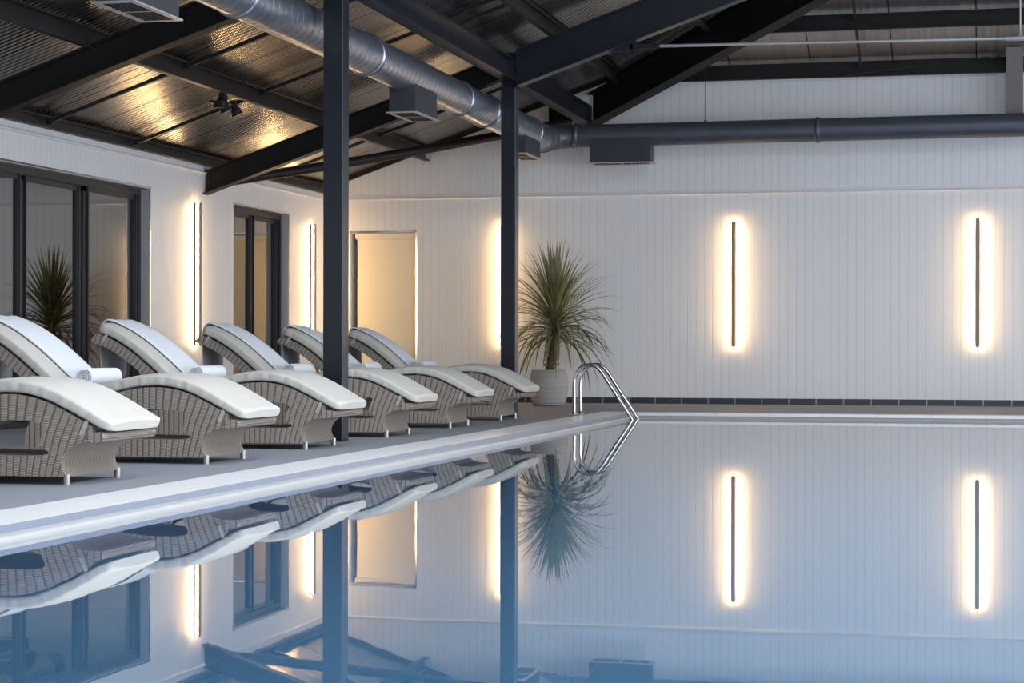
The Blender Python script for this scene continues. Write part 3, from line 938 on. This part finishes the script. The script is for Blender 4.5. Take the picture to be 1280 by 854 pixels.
# elbow
mb = MB()
pts = []; rr = []
RB = 0.34
y_s = YE - RB
for i in range(-1, 15):
    a = max(0, i) / 14 * PI / 2
    t = max(0, i) / 14
    pts.append((XD + RB - RB * math.cos(a), 24.28 if i < 0 else y_s + RB * math.sin(a), ZD + (ZE - ZD) * t))
    rr.append(RD + (RE - RD) * min(1, t * 1.6))
mb.tube(pts, rr, 36, False)
for q in (1, 4, 8, 12):                              # lobster-back seams
    c = Vector(pts[q]); d = (Vector(pts[q + 1]) - Vector(pts[q - 1])).normalized() * 0.012
    mb.tube([c - d, c, c + d], [rr[q], rr[q] + 0.012, rr[q]], 36, False)
upart(mb, 'elbow', MAT['galv_dark'])
def diffuser(y0, y1, zb_, label=None):
    mb = MB()
    mb.box((XD - 0.13, y0, zb_), (XD + 0.13, y1, ZD - 0.05))
    b = upart(mb, 'diffuser_box', MAT['box'])
    mb = MB()
    w = 0.022
    for a, c in (((XD - 0.13 - w, y0 - w), (XD + 0.13 + w, y0 + 0.02)), ((XD - 0.13 - w, y1 - 0.02), (XD + 0.13 + w, y1 + w)),
                 ((XD - 0.13 - w, y0 + 0.02), (XD - 0.11, y1 - 0.02)), ((XD + 0.11, y0 + 0.02), (XD + 0.13 + w, y1 - 0.02))):
        mb.box((*a, zb_ - 0.012), (*c, zb_ - 0.001))
    mb.box((XD - 0.11, (y0 + y1) / 2 - 0.008, zb_ - 0.011), (XD + 0.11, (y0 + y1) / 2 + 0.008, zb_ - 0.001))
    g = upart(mb, 'grille_frame', MAT['lip'], b)
    mb = MB()
    nb = 16
    for i in range(nb):
        y = y0 + 0.03 + (y1 - y0 - 0.06) * i / (nb - 1)
        mb.box((XD - 0.11, y - 0.006, zb_ - 0.009), (XD + 0.11, y + 0.006, zb_ - 0.002))
    for xx in (-0.05, 0.0, 0.05): mb.box((XD + xx - 0.004, y0 + 0.02, zb_ - 0.008), (XD + xx + 0.004, y1 - 0.02, zb_ - 0.003))
    upart(mb, 'grille', MAT['black'], b)
diffuser(11.86, 12.60, 2.965)
diffuser(18.33, 19.10, 3.005)
diffuser(22.98, 23.82, 3.055)
mb = MB(); mb.tube([(XD, 19.45, ZD + RD), (XD, 19.45, zs(XD) - 0.06)], 0.006, 6); upart(mb, 'hanger_rod', MAT['black'])
mb = MB(); mb.tube([(XD, 14.6, ZD + RD), (XD, 14.6, zs(XD) - 0.06)], 0.006, 6); upart(mb, 'hanger_rod', MAT['black'])

cd = empty('cross_duct', (0, YE, ZE), 'dark grey round duct running across in front of the back wall', 'duct')
def cpart(mb, nm, mat, par=cd): return upart(mb, nm, mat, par, (0, YE, ZE))
mb = MB(); mb.tube([(XD + RB + 0.03, YE, ZE), (-1.75, YE, ZE + 0.01), (6.5, YE, ZE + 0.02)], RE, 40); cpart(mb, 'pipe', MAT['galv_dark'])
for x in (-5.06, -2.03, 1.9, 4.6):
    mb = MB(); mb.tube([(x - 0.03, YE, ZE + 0.008), (x - 0.012, YE, ZE + 0.008), (x + 0.012, YE, ZE + 0.008), (x + 0.03, YE, ZE + 0.008)], [RE + 0.004, RE + 0.018, RE + 0.018, RE + 0.004], 40, False)
    cpart(mb, 'collar', MAT['galv_dark'])
mb = MB(); mb.box((-4.865, YE - 0.135, 3.085), (-4.095, YE + 0.135, ZE - 0.02)); cb = cpart(mb, 'diffuser_box', MAT['box'])
mb = MB()
for a, b in (((-4.895, YE - 0.16), (-4.065, YE - 0.115)), ((-4.895, YE + 0.115), (-4.065, YE + 0.16)), ((-4.895, YE - 0.115), (-4.84, YE + 0.115)), ((-4.12, YE - 0.115), (-4.065, YE + 0.115)), ((-4.49, YE - 0.115), (-4.47, YE + 0.115))):
    mb.box((*a, 3.073), (*b, 3.084))
cpart(mb, 'grille_frame', MAT['lip'], cb)
mb = MB()
for i in range(14):
    x = -4.82 + i * 0.052
    mb.box((x, YE - 0.115, 3.075), (x + 0.012, YE + 0.115, 3.082))
cpart(mb, 'grille', MAT['black'], cb)
mb = MB(); mb.tube([(-3.42, YE, ZE + RE), (-3.42, YE, zb(YE) - 0.02)], 0.006, 6); mb.tube([(-3.42, YE, ZE + RE), (-3.42, YE, ZE + RE + 0.02)], 0.016, 8); cpart(mb, 'hanger_rod', MAT['black'])

# twin spotlight under the purlin
sp = empty('spotlight', (-7.20, 18.28, 3.20), 'small black twin spotlight fixed under the purlin above the loungers', 'spotlight')
def spart(mb, nm, mat, par=sp): return upart(mb, nm, mat, par, (-7.20, 18.28, 3.20))
zq = zs(-7.24) - 0.182
mb = MB(); mb.box((-7.26, 18.24, zq - 0.10), (-7.20, 18.32, zq)); mb.box((-7.30, 18.10, zq - 0.11), (-7.16, 18.46, zq - 0.085)); spart(mb, 'bracket', MAT['black'])
for yy, dx in ((18.13, 0.02), (18.42, 0.04)):
    c = Vector((-7.16, yy, zq - 0.14)); d = Vector((0.35, 0.25, -0.9)).normalized()
    mb = MB(); mb.tube([c - d * 0.09, c - d * 0.085, c + d * 0.03, c + d * 0.06], [0.02, 0.04, 0.05, 0.060], 20); h_ = spart(mb, 'lamp_head', MAT['black'])
    mb = MB(); mb.tube([c + d * 0.060, c + d * 0.064], 0.050, 20); spart(mb, 'lens', MAT['lens'], h_)
mb = MB(); mb.bevbox((-7.22, 18.0, zq - 0.17), (-7.12, 18.07, zq - 0.10), 0.01); spart(mb, 'driver_box', MAT['black'])

# ------------------------------------------------------------------ upright wall lamps
LZ0, LZ1 = 0.768, 2.372
def lamp_parts(root):
    """built against a wall at x = 0 facing +x, foot at z = 0"""
    h = LZ1 - LZ0
    def stad(w, x0, x1, z0, z1, nm, mat):
        mb = MB()
        n = 8; r = w / 2
        poly = [(r * math.cos(PI * k / n), z1 - r + r * math.sin(PI * k / n)) for k in range(n + 1)]
        poly += [(-r * math.cos(PI * k / n), z0 + r - r * math.sin(PI * k / n)) for k in range(n + 1)]
        mb.prism(poly, lambda p_, t: (t, p_[0], p_[1]), x0, x1)
        return mb.build(nm, mat, root)
    stad(0.046, 0.0, 0.022, 0.004, h - 0.004, 'base_channel', MAT['lamp_base'])
    stad(0.036, 0.022, 0.054, 0.010, h - 0.010, 'led_strip', MAT['lamp_glow'])
    stad(0.046, 0.054, 0.072, 0.0, h, 'cover', MAT['lamp_cover'])
l0 = empty('wall_lamp', (XL, 20.98, LZ0), 'upright strip lamp glowing on the left wall between the two windows', 'lamp', 'upright wall lamps')
lamp_parts(l0)
def lamp(loc, rz, label):
    r = copy_thing(l0, loc, label); r.rotation_euler.z = rz; return r
lamp((XL, 24.92, LZ0), 0, 'upright strip lamp glowing on the left wall beside the nearer post')
lamp((-6.178, YB, LZ0), -PI / 2, 'upright strip lamp half hidden by the post left of the palm')
lamp((-3.146, YB, LZ0), -PI / 2, 'upright strip lamp on the back wall right of the palm')
lamp((-0.113, YB, LZ0), -PI / 2, 'rightmost upright strip lamp on the back wall')

# ------------------------------------------------------------------ sun loungers
def smooth(pts, k=8):
    """Catmull-Rom through 2D points"""
    out = []
    P = [Vector((*p_, 0)) for p_ in pts]
    P = [P[0] * 2 - P[1]] + P + [P[-1] * 2 - P[-2]]
    for i in range(1, len(P) - 2):
        for j in range(k):
            t = j / k
            a, b, c, d = P[i - 1], P[i], P[i + 1], P[i + 2]
            q = 0.5 * ((2 * b) + (c - a) * t + (2 * a - 5 * b + 4 * c - d) * t * t + (3 * b - a - 3 * c + d) * t ** 3)
            out.append((q.x, q.y))
    out.append(pts[-1])
    return out
def arclen(pts):
    s_ = [0]
    for a, b in zip(pts, pts[1:]): s_.append(s_[-1] + math.dist(a, b))
    return s_
def resample(pts, step):
    s_ = arclen(pts); n = max(2, int(s_[-1] / step)); out = []; j = 0
    for i in range(n + 1):
        t = s_[-1] * i / n
        while j < len(s_) - 2 and s_[j + 1] < t: j += 1
        f = (t - s_[j]) / max(1e-9, s_[j + 1] - s_[j])
        out.append((pts[j][0] + (pts[j + 1][0] - pts[j][0]) * f, pts[j][1] + (pts[j + 1][1] - pts[j][1]) * f))
    return out
VW0, VW1 = -0.025, 0.675          # body width, measured from the near foot
# underside of the cushion from the foot end to the head end
SPINE = smooth([(0.245, 0.284), (0.18, 0.310), (0.02, 0.394), (-0.14, 0.466), (-0.30, 0.499), (-0.465, 0.495), (-0.63, 0.462), (-0.77, 0.420),
                (-0.90, 0.395), (-1.00, 0.420), (-1.10, 0.492), (-1.20, 0.580), (-1.34, 0.695), (-1.48, 0.790), (-1.60, 0.848), (-1.665, 0.868)], 8)
def shear_u(u, z):
    k = min(1, max(0, (u + 0.45) / 0.6)); k = k * k * (3 - 2 * k)
    return u - 0.40 * k * (z - 0.10)
def extrude_outline(outer, holes, v0, v1, mb):
    """side faces with true holes plus the walls swept across the width"""
    for v in (v0, v1):
        bm = bmesh.new()
        edges = []
        for lp in [outer] + holes:
            vv = [bm.verts.new((p_[0], v, p_[1])) for p_ in lp]
            edges += [bm.edges.new((vv[i], vv[(i + 1) % len(vv)])) for i in range(len(vv))]
        bmesh.ops.triangle_fill(bm, use_beauty=True, use_dissolve=False, edges=edges)
        bm.verts.index_update()
        vs = [x.co.copy() for x in bm.verts]; fs = [[x.index for x in f.verts] for f in bm.faces]
        mb.add(vs, fs, False, 0, [[(shear_u(vs[i].x, vs[i].z), vs[i].z) for i in f] for f in fs])
        bm.free()
    for lp in [outer] + holes:
        lp2 = lp + [lp[0]]; s_ = arclen(lp2); n = len(lp2)
        vs = [(p_[0], v0, p_[1]) for p_ in lp2] + [(p_[0], v1, p_[1]) for p_ in lp2]
        fs = [(i, i + 1, n + i + 1, n + i) for i in range(n - 1)]
        us = [[(v0 * 1.7, s_[i]), (v0 * 1.7, s_[i + 1]), (v1 * 1.7, s_[i + 1]), (v1 * 1.7, s_[i])] for i in range(n - 1)]
        mb.add(vs, fs, True, 0, us)
def make_lounger(loc, label):
    r = empty('sun_lounger', loc, label, 'sun lounger', 'wicker sun loungers in a row beside the pool')
    # wicker body: wave shaped side with a see-through arch
    rim = [(u, z - 0.008) for u, z in SPINE if -1.02 < u < 0.17]
    front = smooth([(0.150, 0.238), (0.09, 0.232), (0.035, 0.214), (-0.012, 0.178), (-0.034, 0.135), (-0.034, 0.100), (-0.015, 0.062), (0.000, 0.046)], 5)
    tail = smooth([(-1.26, 0.046), (-1.27, 0.16), (-1.22, 0.28), (-1.10, 0.365), (-1.03, 0.405)], 5)
    outer = resample(rim[::-1], 0.03)[:-1] + front[:-1] + resample([(0.0, 0.046), (-1.26, 0.046)], 0.08)[:-1] + tail[:-1]
    hole = smooth([(-0.90, 0.160), (-0.158, 0.160), (-0.162, 0.215), (-0.150, 0.270), (-0.128, 0.318), (-0.16, 0.340), (-0.26, 0.350), (-0.42, 0.348), (-0.60, 0.330), (-0.78, 0.290), (-0.90, 0.235)], 5)
    hole = [h for h in hole if True]
    mb = MB(); extrude_outline(outer, [hole], VW0, VW1, mb)
    body = mb.build('wicker_body', MAT['wicker'], r)
    # rolled wicker rail under the foot of the cushion
    mb = MB(); rail = []
    for k in range(14):
        th = 2 * PI * k / 14
        rail.append((0.165 + 0.048 * math.copysign(abs(math.cos(th)) ** 0.7, math.cos(th)), 0.262 + 0.029 * math.copysign(abs(math.sin(th)) ** 0.7, math.sin(th))))
    n = len(rail); vs = []; fs = []; us = []
    segs = [VW0 - 0.004 + (VW1 - VW0 + 0.008) * i / 10 for i in range(11)]
    for j, v in enumerate(segs):
        vs += [(p_[0], v, p_[1]) for p_ in rail]
    for j in range(10):
        for i in range(n):
            i2 = (i + 1) % n
            fs.append((j * n + i, j * n + i2, (j + 1) * n + i2, (j + 1) * n + i))
            us.append([(i * 0.021, segs[j]), ((i + 1) * 0.021, segs[j]), ((i + 1) * 0.021, segs[j + 1]), (i * 0.021, segs[j + 1])])
    mb.add(vs, fs, True, 0, us)
    mb.add(vs[:n], [list(range(n))], False, 0, [[(p_[0], p_[1]) for p_ in rail]]); mb.add(vs[-n:], [list(range(n))[::-1]], False, 0, [[(p_[0], p_[1]) for p_ in rail[::-1]]])
    mb.build('foot_rail', MAT['wicker'], r)
    # backrest slab
    top = [(u, z - 0.012) for u, z in SPINE if u < -1.03]
    nrm = []
    for i, p_ in enumerate(top):
        a, b = top[max(0, i - 1)], top[min(len(top) - 1, i + 1)]
        d = math.dist(a, b); nrm.append(((b[1] - a[1]) / d, -(b[0] - a[0]) / d))
    bot = [(p_[0] - q[0] * 0.075, p_[1] - q[1] * 0.075) for p_, q in zip(top, nrm)]
    c = top[-1], bot[-1]
    nose = [((c[0][0] + c[1][0]) / 2 - 0.035, (c[0][1] + c[1][1]) / 2 - 0.012)]
    loop = top + nose + bot[::-1]
    mb = MB()
    n = len(loop); s_ = arclen(loop + [loop[0]])
    ns = len(top)
    st = arclen(top)
    def side_uv(i):
        if i < ns: return (st[i], 0.08)
        if i == ns: return (st[-1] + 0.04, 0.04)
        return (st[2 * ns - i], 0.0)
    for v in (VW0, VW1):
        fs = [(i, i + 1, n - 2 - i, n - 1 - i) for i in range(ns - 1)] + [(ns - 1, ns, ns + 1)]
        mb.add([(p_[0], v, p_[1]) for p_ in loop], fs, False, 0, [[side_uv(i) for i in f] for f in fs])
    vs = [(p_[0], VW0, p_[1]) for p_ in loop + [loop[0]]] + [(p_[0], VW1, p_[1]) for p_ in loop + [loop[0]]]
    fs = [(i, i + 1, n + 1 + i + 1, n + 1 + i) for i in range(n)]
    mb.add(vs, fs, True, 0, [[(VW0, s_[i]), (VW0, s_[i + 1]), (VW1, s_[i + 1]), (VW1, s_[i])] for i in range(n)])
    mb.build('backrest', MAT['wicker'], r)
    mb = MB()
    for v in (VW0 + 0.12, VW1 - 0.12): mb.tube([(-1.40, v, 0.66), (-1.20, v, 0.20)], 0.012, 10)
    mb.tube([(-1.20, VW0 + 0.12, 0.20), (-1.20, VW1 - 0.12, 0.20)], 0.012, 10)
    mb.build('back_support', MAT['foot'], r)
    for u, v in ((0.0, 0.0), (0.0, 0.65), (-1.22, 0.0), (-1.22, 0.65)):
        mb = MB(); mb.tube([(u - 0.012, v, 0.0), (u - 0.012, v, 0.058)], 0.019, 14); mb.build('leg', MAT['foot'], r)
    # cushion
    make_cushion(r)
    # straps
    for (a, b) in (((0.118, 0.348), (0.082, 0.272)), ((-1.575, 0.846), (-1.615, 0.785))):
        for v, sg in ((VW0, -1), (VW1, 1)):
            mb = MB()
            o_ = 0.006 * sg; w = 0.010
            d = Vector((b[0] - a[0], b[1] - a[1])).normalized(); e = Vector((-d.y, d.x)) * w
            q = [(a[0] + e.x, a[1] + e.y), (a[0] - e.x, a[1] - e.y), (b[0] - e.x, b[1] - e.y), (b[0] + e.x, b[1] + e.y)]
            mb.prism(q, lambda p_, t: (p_[0], t, p_[1]), v + o_ * 0.1, v + o_ * 1.4)
            mb.build('strap', MAT['strap'], r)
    return r
CT = 0.072
def spine_frames(step):
    pts = resample(SPINE, step); out = []
    for i, p_ in enumerate(pts):
        a, b = pts[max(0, i - 1)], pts[min(len(pts) - 1, i + 1)]
        d = math.dist(a, b); t = ((b[0] - a[0]) / d, (b[1] - a[1]) / d)
        out.append((p_, (t[1], -t[0])))            # normal pointing up out of the bed
    return out
def make_cushion(r):
    fr = spine_frames(0.022)
    s_ = arclen([f[0] for f in fr]); tot = s_[-1]
    mb = MB(); vs = []; fs = []
    n = 44; hw0 = (VW1 - VW0) / 2 + 0.004; vc = (VW0 + VW1) / 2
    def ring(p_, nn, hw, t, puck):
        pts = []
        rr = t / 2
        # flat top with a crisp crease: superellipse
        for k in range(n):
            th = 2 * PI * k / n
            c, s2 = math.cos(th), math.sin(th)
            x = math.copysign(abs(c) ** 0.13, c) * hw
            y = rr + math.copysign(abs(s2) ** 0.38, s2) * rr
            ed = max(0, (abs(x) / hw - 0.9) / 0.1)
            x += puck * ed * (1 if x > 0 else -1)
            y += 0.012 * (1 - (x / hw) ** 2) * (1 if s2 > 0 else 0)
            pts.append((p_[0] + nn[0] * y, vc + x, p_[1] + nn[1] * y))
        return pts
    rc = 0.055
    rows = []
    for i, ((p_, nn), s1) in enumerate(zip(fr, s_)):
        d = min(s1, tot - s1)
        q = min(1, d / rc)
        hw = hw0 - rc + rc * math.sqrt(max(0, 1 - (1 - q) ** 2))
        q2 = min(1, (d + 0.006) / 0.035)
        t = CT * (0.35 + 0.65 * math.sqrt(max(0, 1 - (1 - q2) ** 2)))
        t *= 0.80 + 0.20 * min(1, s1 / 0.30)
        pk = 0.0050 * math.sin(s1 * 105) + 0.003 * math.sin(s1 * 61 + 1)
        off = (CT - t) * 0.35
        rows.append(ring((p_[0] + nn[0] * off, p_[1] + nn[1] * off), nn, hw, t, pk))
    for rw in rows: vs += rw
    for i in range(len(rows) - 1):
        for k in range(n):
            k2 = (k + 1) % n
            fs.append((i * n + k, i * n + k2, (i + 1) * n + k2, (i + 1) * n + k))
    mb.add(vs, fs, True)
    fs = [list(range(n))[::-1], [len(vs) - n + k for k in range(n)]]
    o = len(mb.v) - len(vs)
    for f in fs: mb.f.append(f); mb.sm.append(False); mb.mi.append(0); mb.uv.append(None)
    return mb.build('cushion', MAT['cushion'], r)
LX = -4.86
LY = [10.04, 12.04, 13.96, 16.00, 18.02, 20.03]
LL = ['wicker sun lounger with white cushion nearest the camera, its head end outside the picture',
      'wicker sun lounger with white cushion, second along the row from the camera',
      'wicker sun lounger with white cushion in front of the nearer steel post',
      'wicker sun lounger with white cushion just beyond the nearer steel post',
      'wicker sun lounger with white cushion, second from the far end of the row',
      'wicker sun lounger with white cushion at the far end of the row, by the palm']
lg0 = make_lounger((LX, LY[0], 0), LL[0])
for y, lb in list(zip(LY, LL))[1:]: copy_thing(lg0, (LX, y, 0), lb)
# towel laid over the backrest and hanging down behind it
def make_towel():
    fr = [(p_, nn) for p_, nn in spine_frames(0.03) if p_[0] < -1.0]
    path = [(p_[0] + nn[0] * (CT + 0.017), p_[1] + nn[1] * (CT + 0.017)) for p_, nn in fr]
    ex, ez = path[-1]
    path += [(ex - 0.03, ez - 0.004), (ex - 0.052, ez - 0.025), (ex - 0.062, ez - 0.07)]
    bx, bz = path[-1]
    for i in range(1, 9): path.append((bx - 0.004 * math.sin(i * 0.7), bz - 0.045 * i))
    path = smooth(path, 3)
    v0, v1 = 0.155, 0.60
    mb = MB(); nv = 12; th = 0.010
    vs = []; nr = len(path)
    for sgn in (1, 0):
        for i, p_ in enumerate(path):
            a, b = path[max(0, i - 1)], path[min(nr - 1, i + 1)]
            d = math.dist(a, b); nn = ((b[1] - a[1]) / d, -(b[0] - a[0]) / d)
            for j in range(nv + 1):
                v = v0 + (v1 - v0) * j / nv
                hang = max(0, min(1, (i - nr * 0.62) / (nr * 0.2)))
                w = 0.008 * hang * math.sin(j * 1.3 + 0.4)
                ee = th * sgn + w * 1.0
                edge = 0.004 if j in (0, nv) else 0
                vs.append((p_[0] + nn[0] * (ee - edge * sgn), v, p_[1] + nn[1] * (ee - edge * sgn)))
    m_ = nv + 1; o2 = nr * m_
    fs = []
    for i in range(nr - 1):
        for j in range(nv):
            a = i * m_ + j
            fs.append((a, a + 1, a + m_ + 1, a + m_)); fs.append((o2 + a, o2 + a + m_, o2 + a + m_ + 1, o2 + a + 1))
        for j in (0, nv):
            a = i * m_ + j; fs.append((a, a + m_, o2 + a + m_, o2 + a))
    for j in range(nv):
        for i in (0, nr - 1):
            a = i * m_ + j; fs.append((a, a + 1, o2 + a + 1, o2 + a))
    mb.add(vs, fs, True)
    me_o = mb.build('draped_towel', MAT['towel'])
    return me_o
ORD = ['nearest the camera', 'second from the camera', 'in front of the nearer post', 'just beyond the nearer post', 'second from the far end', 'at the far end of the row']
tw = make_towel(); tw.location = (LX, LY[0], 0)
tag(tw, 'white towel draped over the backrest of the lounger ' + ORD[0], 'towel', 'towels draped over the loungers')
for y, w in list(zip(LY, ORD))[1:]:
    c = tw.copy(); COL.objects.link(c); c.location = (LX, y, 0); c['label'] = 'white towel draped over the backrest of the lounger ' + w
# rolled towel on the seat
def make_roll():
    mb = MB(); R0 = 0.064
    v0, v1 = 0.10, 0.58
    turns = 4.2; n = 110
    spi = []
    for i in range(n + 1):
        th = 2 * PI * turns * i / n
        r_ = 0.008 + (R0 - 0.008) * i / n
        spi.append((r_ * math.cos(th), r_ * math.sin(th)))
    t_ = 0.0085
    inn = []
    for i in range(n + 1):
        x, z = spi[i]; r_ = math.hypot(x, z)
        inn.append((x * (r_ - t_) / r_, z * (r_ - t_) / r_) if r_ > t_ else (0, 0))
    vs = []; m_ = n + 1
    for v, rr in ((v0, 0), (v0 - 0.0, 0), (v1, 0), (v1, 0)): pass
    rows = [[(x * 0.985, v0, z * 0.985) for x, z in spi], [(x, v0 + 0.008, z) for x, z in spi], [(x * 1.02, (v0 + v1) / 2, z * 1.02) for x, z in spi], [(x, v1 - 0.008, z) for x, z in spi], [(x * 0.985, v1, z * 0.985) for x, z in spi]]
    irow = [[(x, v0, z) for x, z in inn], [(x, v1, z) for x, z in inn]]
    for rw in rows + irow: vs += rw
    fs = []
    for a in range(4):
        for i in range(n): fs.append((a * m_ + i, a * m_ + i + 1, (a + 1) * m_ + i + 1, (a + 1) * m_ + i))
    for i in range(n):
        fs.append((5 * m_ + i, 5 * m_ + i + 1, i + 1, i)); fs.append((6 * m_ + i, 4 * m_ + i, 4 * m_ + i + 1, 6 * m_ + i + 1))
        fs.append((5 * m_ + i, 6 * m_ + i, 6 * m_ + i + 1, 5 * m_ + i + 1))
    mb.add(vs, fs, True)
    return mb.build('rolled_towel', MAT['towel'], None, recalc=False)
rl = make_roll()
RU, RZ = -0.915, 0.550
rl.location = (LX + RU, LY[0], RZ)
tag(rl, 'rolled white towel on the seat of the lounger ' + ORD[0], 'towel', 'rolled towels on the lounger seats')
for y, w in list(zip(LY, ORD))[1:]:
    c = rl.copy(); COL.objects.link(c); c.location = (LX + RU, y, RZ); c['label'] = 'rolled white towel on the seat of the lounger ' + w

# ------------------------------------------------------------------ potted palm
PX, PY, PZ = -5.40, 24.78, 0.024
pp = empty('potted_palm', (PX, PY, PZ), 'tall spiky green palm in a ridged grey pot by the back wall', 'plant')
mb = MB()
mb.lathe([(0.0, 0.0), (0.185, 0.0), (0.205, 0.012), (0.228, 0.08), (0.243, 0.17), (0.246, 0.25), (0.238, 0.34), (0.222, 0.42), (0.214, 0.446), (0.206, 0.45), (0.196, 0.446), (0.194, 0.40), (0.0, 0.40)], (0, 0, 0), 48)
mb.build('pot', MAT['pot'], pp)
mb = MB(); mb.lathe([(0.0, 0.408), (0.10, 0.412), (0.193, 0.404)], (0, 0, 0), 32); mb.build('soil', MAT['soil'], pp)
mb = MB()
for k in range(1):
    mb.tube([(0.02, 0, 0.40), (0.025, 0, 0.55), (0.05, 0.0, 0.72), (0.08, 0, 0.90), (0.09, 0, 1.12), (0.09, 0, 1.25)], [0.055, 0.048, 0.042, 0.045, 0.04, 0.02], 12)
for k in range(70):                                  # dead leaf stubs on the stem
    th = random.uniform(0, 2 * PI); z = random.uniform(0.43, 0.86); d = Vector((math.cos(th), math.sin(th), 0))
    p0 = Vector((0.03 + (z - 0.5) * 0.12, 0, z)) + d * 0.04
    mb.tube([p0, p0 + d * 0.03 + Vector((0, 0, 0.06)), p0 + d * random.uniform(0.05, 0.09) + Vector((0, 0, random.uniform(0.06, 0.15)))], [0.007, 0.005, 0.002], 5)
mb.build('trunk', MAT['trunk'], pp)
mb = MB()
def blade(base, az, el, length, droop, width):
    n = 9
    p_ = Vector(base); d = Vector((math.cos(az) * math.cos(el), math.sin(az) * math.cos(el), math.sin(el)))
    vs = []; fs = []
    st = length / n
    for i in range(n + 1):
        t = i / n
        side = d.cross(Vector((0, 0, 1)))
        if side.length < 1e-3: side = Vector((1, 0, 0))
        side.normalize(); up = side.cross(d).normalized()
        w = width * (0.55 + 0.45 * min(1, t * 5)) * (1 - t ** 3.0) + 0.001
        q3 = [p_ - side * w / 2 + up * w * 0.12, p_ - up * w * 0.10, p_ + side * w / 2 + up * w * 0.12]
        for q in q3: q.y = min(q.y, YB - 0.06 - PY)
        vs += q3
        p_ = p_ + d * st
        # keep clear of the wall
        d = d + Vector((0, 0, -droop * st * (0.3 + 1.4 * t)))
        if (PY + p_.y) > YB - 0.10: d.y = min(d.y, -0.05)
        if p_.z < 0.12 - PZ: d.z = max(d.z, 0)
        d.normalize()
    for i in range(n):
        a = i * 3
        fs += [(a, a + 1, a + 4, a + 3), (a + 1, a + 2, a + 5, a + 4)]
    mb.add(vs, fs, True)
for k in range(200):
    t = (k + 0.5) / 200                               # 0 lowest and oldest, 1 the upright heart
    az = k * 2.39996 + random.uniform(-0.2, 0.2)
    zb0 = 0.86 + 0.40 * t
    el = math.radians(-15 + 98 * t ** 0.85 + random.uniform(-10, 10))
    el = min(el, math.radians(88))
    ln = random.uniform(0.78, 1.0) * (1 - 0.08 * t)
    dr_ = (2.9 * (1 - t) ** 1.1 + 0.25) * random.uniform(0.6, 1.5)
    blade((0.085 + 0.03 * math.cos(az), 0.03 * math.sin(az), zb0), az, el, ln, dr_, random.uniform(0.030, 0.046))
mb.build('foliage', MAT['leaf'], pp, recalc=False)

# ------------------------------------------------------------------ pool ladder
ld = empty('pool_ladder', (-4.54, 22.38, 0), 'polished steel pool ladder arching over the far left corner', 'ladder')
def lpart(mb, nm, mat, par=ld): return upart(mb, nm, mat, par, (-4.54, 22.38, 0))
prof = smooth([(-4.545, 0.0), (-4.545, 0.20), (-4.545, 0.36), (-4.52, 0.455), (-4.47, 0.525), (-4.395, 0.558), (-4.305, 0.548), (-4.225, 0.475), (-4.10, 0.285), (-3.885, -0.040), (-3.86, -0.10), (-3.855, -0.25), (-3.855, -1.05)], 6)
for y in (22.20, 22.56):
    mb = MB(); mb.tube([(x, y, z) for x, z in prof], 0.0215, 18); rr = lpart(mb, 'rail', MAT['steel_tube'])
    mb = MB(); mb.lathe([(0.05, 0.0), (0.05, 0.006), (0.038, 0.016), (0.024, 0.022)], (-4.545, y, 0.0005), 24); lpart(mb, 'base_flange', MAT['steel_tube'], rr)
for z in (-0.35, -0.65, -0.95):
    mb = MB(); mb.bevbox((-3.89, 22.215, z - 0.015), (-3.80, 22.545, z + 0.015), 0.006); lpart(mb, 'tread', MAT['steel_tube'])
